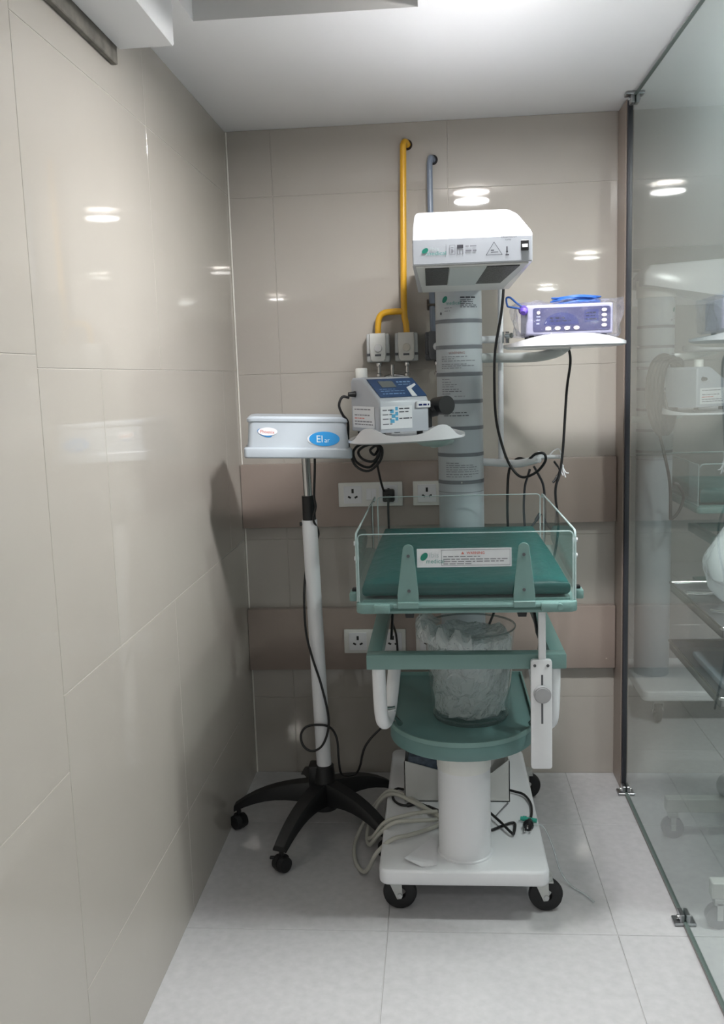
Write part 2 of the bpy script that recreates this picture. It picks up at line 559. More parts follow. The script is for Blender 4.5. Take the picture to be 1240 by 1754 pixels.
# base
obj('base_platform', add_box(NB(), 0.556, 1.041, 2.470, 3.345, 0.111, 0.158, 0.009, 3, 0.030), WHITE, W)
def caster(cx, cy, sx):
    bm = NB()
    add_cyl(bm, (cx - sx * 0.0, cy, 0.098), (cx, cy, 0.111), 0.026, seg=20)
    add_box(bm, cx - 0.026, cx + 0.026, cy - 0.022, cy + 0.022, 0.094, 0.099)
    for s in (-1, 1):
        y = cy + s * 0.0205
        poly = [(cx - 0.027, y, 0.096), (cx + 0.012, y, 0.096), (cx + 0.014, y, 0.046), (cx + 0.010, y, 0.038), (cx - 0.002, y, 0.037)]
        add_prism(bm, poly, (0, 0.0025, 0))
    c = obj('caster', bm, ZINC, W, 40)
    wx = cx + 0.006
    bm = NB()
    prof = [(0.018, -0.012), (0.040, -0.014), (0.047, -0.011), (0.050, 0.0), (0.047, 0.011), (0.040, 0.014), (0.018, 0.012), (0.018, -0.012)]
    add_lathe(bm, prof, 0, 0, 36)
    for v in bm.verts:
        v.co = Vector((wx + v.co.x, cy + v.co.z, 0.0505 + v.co.y))
    obj('wheel', bm, RUBBER, c)
    bm = NB()
    add_cyl(bm, (wx, cy - 0.027, 0.0505), (wx, cy + 0.027, 0.0505), 0.007, seg=12)
    obj('axle_bolt', bm, CHROME, c)
for cx, cy in ((0.606, 2.545), (1.030, 2.545), (0.606, 3.27), (1.072, 3.27)):
    caster(min(cx, 1.035) if cy < 3 else min(cx, 1.045), cy, 1)

# lift column
bm = NB()
add_lathe(bm, [(0.0, 0.158), (0.080, 0.158), (0.080, 0.163), (0.0765, 0.166), (0.0765, 0.470), (0.0765, 0.512), (0.0, 0.512)], 0.806, 2.585, 48)
obj('lift_column', bm, WHITE, W)
obj('column_collar', add_lathe(NB(), [(0.0775, 0.425), (0.0785, 0.427), (0.0785, 0.505), (0.0775, 0.508)], 0.806, 2.585, 48), OFFWHITE, W)

# D shaped storage tray
def dshape(r, cx, cy, yb, z):
    pts = []
    for k in range(33):
        a = PI + PI * k / 32
        pts.append((cx + r * math.cos(a), cy + r * math.sin(a), z))
    pts.append((cx + r, yb, z)); pts.append((cx - r, yb, z))
    return pts
bm = NB()
add_prism(bm, dshape(0.209, 0.803, 2.612, 3.02, 0.512), (0, 0, 0.043), 0.004)
tray = obj('storage_tray', bm, SAGED, W)
bm = NB()
o_ = dshape(0.2095, 0.803, 2.612, 3.021, 0.553); i_ = dshape(0.2045, 0.803, 2.612, 3.016, 0.553)
n = len(o_)
ov = [bm.verts.new(p) for p in o_]; iv = [bm.verts.new(p) for p in i_]
ot = [bm.verts.new((p[0], p[1], 0.566)) for p in o_]; it = [bm.verts.new((p[0], p[1], 0.566)) for p in i_]
for k in range(n):
    q = (k + 1) % n
    bm.faces.new((ov[k], ov[q], ot[q], ot[k])); bm.faces.new((it[k], it[q], iv[q], iv[k])); bm.faces.new((ot[k], ot[q], it[q], it[k]))
obj('tray_rim', bm, SAGE, tray)

# tilting frame and its tube legs
bm = NB()
add_box(bm, 0.546, 1.076, 2.398, 2.440, 0.775, 0.816, 0.003, 2)
add_box(bm, 0.546, 0.586, 2.438, 3.00, 0.777, 0.815, 0.003, 2)
add_box(bm, 1.036, 1.076, 2.438, 3.00, 0.777, 0.815, 0.003, 2)
add_box(bm, 0.546, 1.076, 2.998, 3.03, 0.777, 0.815, 0.003, 2)
obj('tilt_frame', bm, SAGE, W)
for s in (-1, 1):
    cx = 0.811
    def mx(x): return x if s < 0 else 2 * cx - x
    pts = [(0.577, 2.422, 0.775), (0.578, 2.424, 0.70), (0.580, 2.430, 0.640), (0.584, 2.445, 0.612), (0.590, 2.475, 0.602), (0.598, 2.505, 0.618), (0.605, 2.530, 0.66), (0.612, 2.555, 0.72), (0.616, 2.570, 0.775)]
    bm = NB()
    add_tube(bm, [(mx(p[0]), p[1], p[2]) for p in pts], 0.0185, 16, 5)
    tb = obj('tube_leg', bm, WHITE, W, 60)
    bm = NB()
    add_cyl(bm, (mx(0.600), 2.500, 0.618), (mx(0.626), 2.545, 0.568), 0.008, seg=12)
    add_cyl(bm, (mx(0.590), 2.495, 0.628), (mx(0.612), 2.505, 0.628), 0.010, seg=12)
    obj('tube_bolt', bm, CHROME, tb)
    # added stay between frame and bed, black for the side bar's shaded face
    bm = NB()
    add_prism(bm, [(mx(0.600), 2.60, 0.80), (mx(0.600), 2.66, 0.80), (mx(0.600), 2.98, 0.944), (mx(0.600), 2.92, 0.944)], (0.006, 0, 0))
    obj('shadow_stay', bm, BLACK, W)

# bed base and rails
bm = NB()
add_box(bm, 0.527, 1.099, 2.350, 3.140, 0.941, 0.969, 0.005, 2, 0.022)
bed = obj('bed_base', bm, SAGE, W)
obj('front_rail', add_box(NB(), 0.625, 1.005, 2.3445, 2.352, 0.957, 0.966, 0.002, 2), SAGE, bed)
obj('painted_rail_shade', add_box(NB(), 0.612, 1.018, 2.3475, 2.351, 0.950, 0.956), mat('shaded_sage', (70, 104, 98), 0.5), bed)  # darker sage strip paints the shade under the front rail
obj('bed_board', add_box(NB(), 0.545, 1.081, 2.372, 3.125, 0.967, 0.974), SAGE, bed)
for x0, x1 in ((0.575, 0.617), (1.004, 1.050)):
    obj('corner_clip', add_box(NB(), x0, x1, 2.338, 2.352, 0.946, 0.968, 0.003, 2), SAGE, bed)
bm = NB(); add_cyl(bm, (1.052, 2.338, 0.958), (1.052, 2.352, 0.958), 0.008, seg=14)
obj('clip_knob', bm, SAGE, bed)
for s in (-1, 1):
    xx = 0.527 if s < 0 else 1.099
    bm = NB(); add_box(bm, min(xx, xx + s * 0.020), max(xx, xx + s * 0.020), 2.39, 2.44, 0.966, 0.990, 0.004, 2)
    lt = obj('side_latch', bm, SAGE, bed)
    bm = NB(); add_box(bm, xx + s * 0.004 - 0.010, xx + s * 0.004 + 0.010, 2.405, 2.425, 0.989, 0.998, 0.003, 2)
    obj('latch_button', bm, BLACK, bed)
    xb = 0.650 if s < 0 else 0.946
    obj('rubber_block', add_prism(NB(), [(xb, 2.40, 0.942), (xb + 0.030, 2.40, 0.942), (xb + 0.026, 2.40, 0.917), (xb + 0.005, 2.40, 0.917)], (0, 0.05, 0), 0.002), BLACK, bed)

# clear side panels: front, rear, left, right
def wall_panel_x(y, x0, x1, z0, z1, rad):
    pts = rounded_rect(x0, x1, z0, z1, rad, 5, (1, 1, 0, 0))
    f = obj('clear_panel', add_flat_bm([(u, y, v) for u, v in pts]), ACRYLIC, W, 0)
    bm = NB()
    top = [(u, y, v) for u, v in pts]
    add_tube(bm, top[:12], 0.0016, 6, 0)
    add_tube(bm, [top[0], (x1, y, z0)], 0.0018, 6, 0)
    add_tube(bm, [top[11], (x0, y, z0)], 0.0018, 6, 0)
    obj('panel_edge', bm, ACR_EDGE, f)
    return f
def add_flat_bm(pts):
    bm = NB(); add_flat(bm, pts); return bm
fp = wall_panel_x(2.366, 0.536, 1.088, 0.970, 1.150, 0.012)
wall_panel_x(3.132, 0.540, 1.088, 0.970, 1.147, 0.012)
for xx in (0.531, 1.094):
    pts = rounded_rect(2.372, 3.128, 0.970, 1.150, 0.015, 5, (1, 1, 0, 0))
    f = obj('clear_panel', add_flat_bm([(xx, u, v) for u, v in pts]), ACRYLIC, W, 0)
    bm = NB()
    add_tube(bm, [(xx, u, v) for u, v in pts[:12]], 0.0028, 8, 0)
    add_tube(bm, [(xx, 2.372, 1.135), (xx, 2.372, 0.970)], 0.003, 8, 0)
    obj('panel_edge', bm, ACR_EDGE, f)
    for z in (1.125, 1.085):
        obj('panel_stud', add_cyl(NB(), (xx - 0.006, 2.378, z), (xx + 0.006, 2.378, z), 0.006, seg=12), WHITE_GLOSS, f)
for xb, xt in ((0.664, 0.667), (0.9625, 0.962)):
    y = 2.352
    pts = [(xb - 0.0275, y, 0.972), (xb + 0.0275, y, 0.972), (xb + 0.0275, y, 0.990)]
    for k in range(9):
        a = math.radians(20 + 140 * k / 8)
        pts.append((xt + 0.0145 * math.cos(a), y, 1.110 + 0.0145 * math.sin(a)))
    pts.append((xb - 0.0275, y, 0.990))
    bm = NB(); add_prism(bm, pts, (0, 0.004, 0), 0.0008, 1)
    br = obj('panel_bracket', bm, SAGE, W)
    bm = NB(); add_box(bm, xb - 0.0275, xb + 0.0275, 2.3435, 2.356, 0.968, 0.973, 0.001, 1)
    add_box(bm, xb - 0.0275, xb + 0.0275, 2.3425, 2.3455, 0.957, 0.973, 0.001, 1)
    obj('bracket_foot', bm, SAGE, br)
    for z in (1.094, 1.002):
        bm = NB(); add_cyl(bm, (xt, 2.3495, z), (xt, 2.3525, z), 0.0042, seg=12)
        obj('screw', bm, DARK, br)
def logo(place, u, v, s, parent):
    """leaf, two pale words"""
    bm = NB()
    pts = []
    for k in range(16):
        a = 2 * PI * k / 16
        x, y = 0.0105 * s * math.cos(a), 0.0068 * s * math.sin(a)
        c, sn = math.cos(0.9), math.sin(0.9)
        pts.append(place(u + 0.011 * s + x * c - y * sn, v + 0.016 * s + x * sn + y * c))
    add_flat(bm, pts)
    obj('leaf_logo', bm, LEAF, parent, 0)
    obj('logo_lettering', text_bm('ibis', 0.017 * s, lambda a, b: place(u + 0.022 * s + a, v + 0.014 * s + b)), PALEINK, parent, 0)
    obj('logo_lettering', text_bm('medical', 0.0135 * s, lambda a, b: place(u + 0.015 * s + a, v + 0.001 * s + b)), TEALINK, parent, 0)
# warning label on the front panel
lb = obj('warning_label', add_box(NB(), 0.689, 0.932, 2.3640, 2.3655, 1.061, 1.110), LABEL, W, 0)
pl = lambda u, v: (0.689 + u, 2.3633, 1.061 + v)
logo(pl, 0.006, 0.010, 1.15, lb)
bm = NB()
for a, b, c, d in ((0.063, 0.0655, 0.004, 0.045), (0.063, 0.239, 0.0445, 0.0455), (0.063, 0.239, 0.004, 0.005), (0.2382, 0.239, 0.004, 0.045)):
    add_flat(bm, [pl(a, c), pl(a + 0.0008 if b - a < 0.01 else b, c), pl(a + 0.0008 if b - a < 0.01 else b, d), pl(a, d)])
obj('label_border', bm, INK, lb, 0)
obj('warning_lettering', text_bm('WARNING', 0.0095, lambda a, b: pl(0.128 + a, 0.0335 + b), 0.0002), INKR, lb, 0)
bm = NB()
for tri in (((0.114, 0.0335), (0.122, 0.0335), (0.118, 0.0410)),):
    add_flat(bm, [pl(*q) for q in tri])
obj('warning_triangle', bm, INKR, lb, 0)
bm = print_lines(NB(), pl, [(0.0265, 0.10, 0.0022), (0.0195, 0.165, 0.0022), (0.0135, 0.155, 0.0022), (0.0075, 0.075, 0.0022)], 0.068, 3)
obj('small_print', bm, INK, lb, 0)

# slide plate with knob at the right
pts = rounded_rect(0.980, 1.035, 0.508, 0.808, 0.007, 3)
sp = obj('slide_plate', add_prism(NB(), [(u, 2.372, v) for u, v in pts], (0, 0.016, 0), 0.002, 2), WHITE, W)
obj('slot', add_box(NB(), 1.0065, 1.0115, 2.3712, 2.3725, 0.634, 0.768), DARK, sp, 0)
bm = NB(); add_cyl(bm, (1.0085, 2.352, 0.718), (1.0085, 2.372, 0.718), 0.0225, 0.0225, 28)
bmesh.ops.bevel(bm, geom=[e for e in bm.edges if abs(e.verts[0].co.y - e.verts[1].co.y) < 1e-6], offset=0.003, segments=2, affect='EDGES')
obj('clamp_knob', bm, mat('grey_knob', (158, 158, 160), 0.4), sp)
for x in (0.990, 1.024):
    bm = NB(); add_cyl(bm, (x, 2.3705, 0.793), (x, 2.373, 0.793), 0.004, seg=10)
    obj('screw', bm, DARK, sp)
bm = NB(); add_box(bm, 1.001, 1.020, 2.378, 2.394, 0.806, 0.942, 0.002, 1)
obj('lift_post', bm, WHITE, W)

# rear column with bands and wrap-round labels
CX, CYY, CR = 0.828, 3.250, 0.0785
bm = NB(); add_cyl(bm, (CX, CYY, 0.158), (CX, CYY, 1.92), CR, seg=64)
colm = obj('column', bm, COLUMN, W)
zb = [1.730, 1.644, 1.553, 1.461, 1.371, 1.280, 1.186]
for z in zb:
    bm = NB()
    add_lathe(bm, [(CR - 0.001, z - 0.0065), (CR + 0.0012, z - 0.006), (CR + 0.0012, z + 0.006), (CR - 0.001, z + 0.0065)], CX, CYY, 64)
    bd = obj('grey_band', bm, BAND, colm)
bm = NB(); add_cyl(bm, (CX, CYY - CR - 0.003, 1.186), (CX, CYY - CR, 1.186), 0.003, seg=10)
obj('screw', bm, ZINC, colm)
bm = NB(); add_lathe(bm, [(CR, 1.150), (CR + 0.0006, 1.1505), (CR + 0.0006, 1.1515), (CR, 1.152)], CX, CYY, 64)
obj('column_seam', bm, BAND, colm)
def onc(u, v, r=CR + 0.0022):
    a = -PI / 2 + u / CR
    return (CX + r * math.cos(a), CYY + r * math.sin(a), v)
def wrap_label(z0, z1, half):
    bm = NB()
    N = 24
    lo = [bm.verts.new(onc(-half + 2 * half * k / N, z0, CR + 0.0008)) for k in range(N + 1)]
    hi = [bm.verts.new(onc(-half + 2 * half * k / N, z1, CR + 0.0008)) for k in range(N + 1)]
    for k in range(N):
        bm.faces.new((lo[k], lo[k + 1], hi[k + 1], hi[k]))
    return obj('wrap_label', bm, WRAPLABEL, W, 60)
l1 = wrap_label(1.738, 1.835, 0.11)
logo(lambda a, b: onc(a - 0.062, b + 1.782), 0.0, 0.0, 1.2, l1)
obj('small_print', print_lines(NB(), onc, [(1.8035, 0.06, 0.0045), (1.796, 0.045, 0.0022), (1.790, 0.047, 0.0022), (1.7845, 0.045, 0.0022), (1.779, 0.06, 0.0022), (1.773, 0.062, 0.0022)], 0.004, 5), INKD, l1, 0)
bm = print_lines(NB(), onc, [(1.772, 0.026, 0.002), (1.762, 0.020, 0.002)], -0.050, 6)
obj('small_print', bm, INK, l1, 0)
bm = NB()
add_flat(bm, [onc(-0.066 + 0.0035 * math.cos(2 * PI * k / 10), 1.756 + 0.005 * math.sin(2 * PI * k / 10)) for k in range(10)])
obj('drop_icon', bm, INKD, l1, 0)
wrap_label(1.652, 1.722, 0.11)
l3 = wrap_label(1.561, 1.636, 0.11)
obj('warning_lettering', text_bm('WARNING', 0.0115, lambda a, b: onc(-0.038 + a, 1.6205 + b)), mat('dull_red_ink', (160, 120, 118), 0.6), l3, 0)
obj('small_print', print_lines(NB(), onc, [(1.611, 0.095, 0.002), (1.604, 0.05, 0.002), (1.597, 0.12, 0.002), (1.586, 0.088, 0.002), (1.580, 0.115, 0.002), (1.573, 0.07, 0.002)], -0.066, 7), INK, l3, 0)
l4 = wrap_label(1.469, 1.545, 0.11)
obj('small_print', print_lines(NB(), onc, [(1.536, 0.03, 0.0022), (1.526, 0.035, 0.002), (1.518, 0.055, 0.002), (1.511, 0.045, 0.002), (1.502, 0.062, 0.002), (1.495, 0.07, 0.0022), (1.487, 0.035, 0.002)], -0.066, 8), INK, l4, 0)
obj('small_print', print_lines(NB(), onc, [(1.4785, 0.035, 0.002)], -0.02, 18), INK, l4, 0)
l5 = wrap_label(1.379, 1.453, 0.11)
obj('small_print', print_lines(NB(), onc, [(1.423, 0.08, 0.0024), (1.413, 0.092, 0.0024)], -0.060, 9), INKD, l5, 0)
l6 = wrap_label(1.194, 1.272, 0.11)
obj('small_print', print_lines(NB(), onc, [(1.252, 0.05, 0.002), (1.244, 0.10, 0.002), (1.237, 0.11, 0.002), (1.229, 0.11, 0.002), (1.222, 0.118, 0.002), (1.213, 0.118, 0.002), (1.205, 0.09, 0.002)], -0.055, 10), INK, l6, 0)

# heater hood
hx0, hx1 = 0.6985, 0.9740
prof = [(2.220, 1.806), (2.220, 1.866), (2.30, 1.908), (2.46, 1.958), (2.60, 1.987), (2.70, 1.999), (3.00, 2.000), (3.30, 1.985), (3.33, 1.95), (3.33, 1.905), (2.96, 1.838), (2.93, 1.806)]
bm = NB()
n = len(prof)
L = [bm.verts.new((hx0, y, z)) for y, z in prof]
Rr = [bm.verts.new((hx1, y, z)) for y, z in prof]
top_edges = []
for i in range(n):
    j = (i + 1) % n
    bm.faces.new((L[j], L[i], Rr[i], Rr[j]))
fl_ = bm.faces.new(L); fr_ = bm.faces.new(Rr[::-1])
bmesh.ops.recalc_face_normals(bm, faces=bm.faces[:])
es = [e for e in bm.edges if e.verts[0] in Rr and e.verts[1] in Rr and max(e.verts[0].co.z, e.verts[1].co.z) > 1.95 and min(e.verts[0].co.z, e.verts[1].co.z) > 1.86]
bmesh.ops.bevel(bm, geom=es, offset=0.035, segments=5, affect='EDGES', profile=0.5)
es = [e for e in bm.edges if e.is_valid and abs(e.verts[0].co.x - hx0) < 1e-4 and abs(e.verts[1].co.x - hx0) < 1e-4 and min(e.verts[0].co.z, e.verts[1].co.z) > 1.86 and max(e.verts[0].co.z, e.verts[1].co.z) > 1.90]
bmesh.ops.bevel(bm, geom=es, offset=0.010, segments=3, affect='EDGES', profile=0.5)
hood = obj('heater_hood', bm, WHITE_GLOSS, W, 40)
def hu(y): return 1.8055
bm = NB()
add_prism(bm, [(0.706, 2.232, hu(0)), (0.966, 2.232, hu(0)), (0.950, 2.90, hu(0)), (0.712, 2.90, hu(0))], (0, 0, -0.003))
und = obj('underside_panel', bm, OFFWHITE, hood, 0)
for xa, xb, xc_, xd in ((0.727, 0.783, 0.783, 0.724), (0.872, 0.948, 0.930, 0.862)):
    ya, yb = 2.250, 2.665
    obj('heater_window', add_prism(NB(), [(xa, ya, hu(ya) - 0.003), (xb, ya, hu(ya) - 0.003), (xc_, yb, hu(yb) - 0.003), (xd, yb, hu(yb) - 0.003)], (0, 0, -0.002)), CHARCOAL, hood, 0)
bm = NB()
add_prism(bm, [(0.785, 2.245, hu(0) - 0.003), (0.870, 2.245, hu(0) - 0.003), (0.860, 2.67, hu(0) - 0.003), (0.785, 2.67, hu(0) - 0.003)], (0, 0, -0.004))
obj('diffuser_plate', bm, mat('pale_diffuser', (196, 202, 200), 0.4), hood, 0)
fpz = obj('front_panel', add_box(NB(), 0.6995, 0.9730, 2.2165, 2.2210, 1.807, 1.8650, 0.0015, 1), mat('grey_white_panel', (176, 180, 187), 0.35), hood)
ph = lambda u, v: (0.6995 + u * 0.92, 2.2158, 1.8045 + v * 0.75)
def part_of_panel(name, bm, m): return obj(name, bm, m, W, 0)
# lettering sits on the hood's front panel
pnl = fpz
lp = obj('panel_logo', text_bm('medical', 0.0165, lambda a, b: ph(0.034 + a, 0.031 + b)), TEALINK, W, 0)
bm = NB()
add_flat(bm, [ph(0.031 + 0.0095 * math.cos(2 * PI * k / 16) * math.cos(.8) - 0.0065 * math.sin(2 * PI * k / 16) * math.sin(.8),
                 0.045 + 0.0095 * math.cos(2 * PI * k / 16) * math.sin(.8) + 0.0065 * math.sin(2 * PI * k / 16) * math.cos(.8)) for k in range(16)])
obj('leaf_logo', bm, LEAF, lp, 0)
obj('logo_lettering', text_bm('ibis', 0.018, lambda a, b: ph(0.043 + a, 0.044 + b)), PALEINK, lp, 0)
bm = NB()
add_flat(bm, [ph(0.0835, 0.030), ph(0.0843, 0.030), ph(0.0843, 0.062), ph(0.0835, 0.062)])
for (a, b, c, d) in ((0.092, 0.1065, 0.0305, 0.0315), (0.092, 0.1065, 0.058, 0.059), (0.092, 0.093, 0.0305, 0.059), (0.1055, 0.1065, 0.0305, 0.059),
                     (0.111, 0.1265, 0.0305, 0.0318), (0.111, 0.1125, 0.0305, 0.046), (0.125, 0.1265, 0.0305, 0.046), (0.1175, 0.119, 0.0305, 0.046), (0.096, 0.102, 0.050, 0.052), (0.098, 0.103, 0.040, 0.042), (0.097, 0.1, 0.036, 0.047)):
    add_flat(bm, [ph(a, c), ph(b, c), ph(b, d), ph(a, d)])
obj('rating_marks', bm, INK, W, 0)
bm = NB()
for a, b, c, d in ((0.111, 0.1265, 0.048, 0.059),):
    add_flat(bm, [ph(a, c), ph(b, c), ph(b, d), ph(a, d)])
obj('rating_marks', bm, INKD, W, 0)
obj('small_print', print_lines(NB(), ph, [(0.0525, 0.032, 0.003), (0.038, 0.027, 0.005)], 0.132, 21), INK, W, 0)
# warning triangle outline
bm = NB()
A, B, C_ = Vector((0.182, 0.024)), Vector((0.224, 0.024)), Vector((0.203, 0.064))
ctr = (A + B + C_) / 3
for p, q in ((A, B), (B, C_), (C_, A)):
    p2, q2 = ctr + (p - ctr) * 0.90, ctr + (q - ctr) * 0.90
    add_flat(bm, [ph(*p), ph(*q), ph(*q2), ph(*p2)])
print_lines(bm, ph, [(0.0315, 0.018, 0.002), (0.037, 0.008, 0.003)], 0.195, 22)
obj('warning_triangle', bm, INKD, W, 0)
obj('lamp_lettering', text_bm('Observation', 0.0078, lambda a, b: ph(0.220 + a, 0.074 + b)), INKD, W, 0)
obj('lamp_lettering', text_bm('Lamp', 0.0066, lambda a, b: ph(0.231 + a, 0.0665 + b)), INKD, W, 0)
bm = NB()
add_flat(bm, [ph(0.2335, 0.033), ph(0.2365, 0.033), ph(0.2365, 0.048), ph(0.2335, 0.048)])
add_flat(bm, [ph(0.235 + 0.0028 * math.cos(2 * PI * k / 12), 0.033 + 0.0028 * math.sin(2 * PI * k / 12)) for k in range(12)])
print_lines(bm, ph, [(0.0215, 0.009, 0.0035)], 0.231, 23)
obj('pointer_mark', bm, INKD, W, 0)
sw = obj('rocker_switch', add_box(NB(), 0.947, 0.965, 2.2115, 2.2170, 1.830, 1.853, 0.001, 1), BLACK, W)
bm = NB(); add_prism(bm, [(0.950, 2.2115, 1.840), (0.962, 2.2115, 1.840), (0.962, 2.2080, 1.8365), (0.950, 2.2080, 1.8365)], (0, 0.0005, 0.004))
obj('switch_rocker', bm, mat('switch_white', (200, 200, 200), 0.3), sw)
bm = NB(); add_cyl(bm, (CX, CYY, 1.855), (CX, CYY, 1.93), CR + 0.006, seg=40)
obj('hood_collar', bm, OFFWHITE, W)

# accessory pole and arms
bm = NB(); add_tube(bm, [(0.971, 3.25, 1.895), (0.967, 3.25, 1.236)], 0.0095, 14, 0)
obj('accessory_pole', bm, WHITE, W, 60)
bm = NB(); add_tube(bm, [(0.895, 3.25, 1.667), (0.968, 3.245, 1.667)], 0.0125, 14, 0)
obj('pole_stub', bm, WHITE, W, 60)
bm = NB(); add_tube(bm, [(0.893, 3.245, 1.606), (0.965, 3.22, 1.604), (1.04, 3.13, 1.601), (1.09, 3.04, 1.603), (1.125, 2.96, 1.613), (1.14, 2.90, 1.626)], 0.0165, 16, 6)
obj('tray_arm', bm, mat('grey_white_arm', (196, 200, 198), 0.35), W, 60)
bm = NB(); add_cyl(bm, (0.985, 3.215, 1.652), (0.985, 3.215, 1.690), 0.012, seg=14); add_cyl(bm, (0.985, 3.19, 1.675), (1.0, 3.17, 1.675), 0.009, seg=12)
obj('clamp_screw', bm, CHROME, W)
bm = NB(); add_tube(bm, [(0.895, 3.245, 1.249), (0.965, 3.22, 1.246), (1.02, 3.18, 1.246), (1.06, 3.14, 1.258), (1.085, 3.12, 1.268)], 0.0135, 14, 6)
la = obj('hook_arm', bm, WHITE, W, 60)
bm = NB(); add_tube(bm, [(1.082, 3.121, 1.270), (1.12, 3.11, 1.273), (1.152, 3.10, 1.273)], 0.0065, 10, 4); add_cyl(bm, (1.078, 3.122, 1.256), (1.090, 3.119, 1.288), 0.011, seg=12)
obj('arm_tip', bm, WHITE, la, 60)

# instrument trays on the arms
def shelf(cx, cy, rx, ry, zb, rim, thick=0.012, rot=0.0, tilt=0.0):
    bm = NB()
    N = 72
    rings = []
    for fac, zf in ((0.0, 'u'), (0.70, 'u'), (0.93, 'u'), (1.0, 'e'), (1.0, 'r'), (0.975, 'r'), (0.92, 'f'), (0.5, 'f'), (0.0, 'f')):
        if fac == 0.0:
            rings.append([bm.verts.new((cx, cy, zb if zf == 'u' else zb + thick))]); continue
        ring = []
        for k in range(N):
            a = 2 * PI * k / N
            c, s = math.cos(a), math.sin(a)
            e = 2.0 / 2.9
            x = cx + rx * fac * math.copysign(abs(c) ** e, c); y = cy + ry * fac * math.copysign(abs(s) ** e, s)
            h = rim(a)
            z = {'u': zb + (0.006 * fac * fac), 'e': zb + 0.010, 'r': zb + thick + h, 'f': zb + thick}[zf]
            dx, dy = x - cx, y - cy
            ring.append(bm.verts.new((cx + dx * math.cos(rot) - dy * math.sin(rot), cy + dx * math.sin(rot) + dy * math.cos(rot), z)))
        rings.append(ring)
    for a, b in zip(rings, rings[1:]):
        for k in range(N):
            k2 = (k + 1) % N
            if len(a) == 1: bm.faces.new((a[0], b[k2], b[k]))
            elif len(b) == 1: bm.faces.new((a[k], a[k2], b[0]))
            else: bm.faces.new((a[k], a[k2], b[k2], b[k]))
    for v in bm.verts:
        v.co.z += tilt * (v.co.x - cx)
    bmesh.ops.recalc_face_normals(bm, faces=bm.faces[:])
    return bm
def rim_left(a):
    d = abs(((a + PI / 2 + PI) % (2 * PI)) - PI)      # 0 at the front centre
    return 0.0005 + 0.010 * math.exp(-(d / 0.75) ** 4) + 0.029 * math.exp(-(abs(d - 0.54) / 0.30) ** 2.6) + 0.020 * math.exp(-((d - PI) / 0.8) ** 2)
def rim_right(a):
    d = abs(((a + PI / 2 + PI) % (2 * PI)) - PI)
    return 0.001 + 0.026 * math.exp(-(d / 0.75) ** 2) + 0.018 * math.exp(-((d - PI) / 0.8) ** 2)
LEFT_TRAY = obj('instrument_tray', shelf(0.655, 2.83, 0.176, 0.165, 1.356, rim_left, 0.016, 0.0, 0.03), WHITE_GLOSS, W, 60)
obj('instrument_tray', shelf(1.135, 2.90, 0.180, 0.140, 1.618, rim_right, 0.016), WHITE_GLOSS, W, 60)
bm = NB(); add_lathe(bm, [(0.0, -0.020), (0.035, -0.018), (0.055, -0.006), (0.060, 0.004), (0.0, 0.004)], 0.735, 2.92, 32, 1.352)
add_tube(bm, [(0.735, 2.92, 1.342), (0.76, 3.05, 1.335), (0.79, 3.18, 1.332)], 0.015, 14, 5)
LEFT_ARM = obj('tray_arm', bm, mat('sage_white_arm', (186, 200, 196), 0.35), W, 50)

# mattress (lies in the bed)
def mattress_bm():
    bm = NB()
    bmesh.ops.create_cube(bm, size=1.0)
    bmesh.ops.subdivide_edges(bm, edges=bm.edges[:], cuts=13, use_grid_fill=True)
    rr = random.Random(4)
    x0, x1, y0, y1, z0, z1 = 0.543, 1.083, 2.378, 3.118, 0.9745, 1.022
    for v in bm.verts:
        u, w, t = v.co.x + .5, v.co.y + .5, v.co.z + .5
        ex = 1 - abs(2 * u - 1) ** 14; ey = 1 - abs(2 * w - 1) ** 14
        z = z0 + (z1 - z0) * (0.5 + (t - 0.5) * (0.72 + 0.28 * math.sqrt(max(0, ex * ey))))
        z += 0.026 * w * t + (0.004 * math.sin(9 * u + 5 * w) * math.sin(7 * w + 1) * ex * ey * t)
        inset = 0.008 * (abs(2 * t - 1) ** 3)
        v.co = Vector((0.813 + (x0 + inset + (x1 - x0 - 2 * inset) * u - 0.813) * (1 - 0.06 * w * w), y0 + inset + (y1 - y0 - 2 * inset) * w, max(z0, z)))
    return bm
mt = thing('mattress', 'teal green vinyl mattress in the bed of the warmer in the bay', 'mattress', (WO[0], WO[1], 0.974))
obj('cover', mattress_bm(), TEAL, mt, 60)

# ------------------------------------------------------------------ device on the left tray
D = thing('oxygen_monitor', 'pale grey bedside unit with blue control panel on the left tray', 'medical device', (0.604, 2.846, 1.3765))
D.scale = (1.07, 1.07, 1.07)
D.rotation_euler = (0, 0, math.radians(32))
bpy.context.view_layer.update()
def dobj(name, bm, m, parent=None, sharp=35, label=None):
    o = obj(name, bm, m, None, sharp, label)
    o.parent = parent or D
    return o
bm = NB()
sec = [(-.085, 0.012), (-.085, 0.094), (-.078, 0.106), (0.005, 0.158), (0.02, 0.164), (.075, 0.164), (.085, 0.154), (.085, 0.012)]
add_prism(bm, [(-.080, y, z) for y, z in sec], (.160, 0, 0), 0.007, 3)
body = dobj('casing', bm, mat('pale_grey_casing', (176, 180, 188), 0.35), D)
for sx in (-.06, .06):
    for sy in (-.065, .065):
        dobj('rubber_foot', add_cyl(NB(), (sx, sy, 0.0), (sx, sy, 0.013), 0.009, seg=12), BLACK, D)
dirv = Vector((0, 0.083, 0.052)).normalized()
nrm = Vector((0, -0.052, 0.083)).normalized()
def slope(u, v, lift=0.0012):
    p = Vector((0, -.078, 0.106)) + dirv * v + nrm * lift
    return (u, p.y, p.z)
bm = NB(); add_prism(bm, [slope(-.070, 0.002), slope(.078, 0.002), slope(.078, 0.096), slope(-.070, 0.096)], nrm * 0.0014)
cp = dobj('control_panel', bm, NAVY, D, 0)
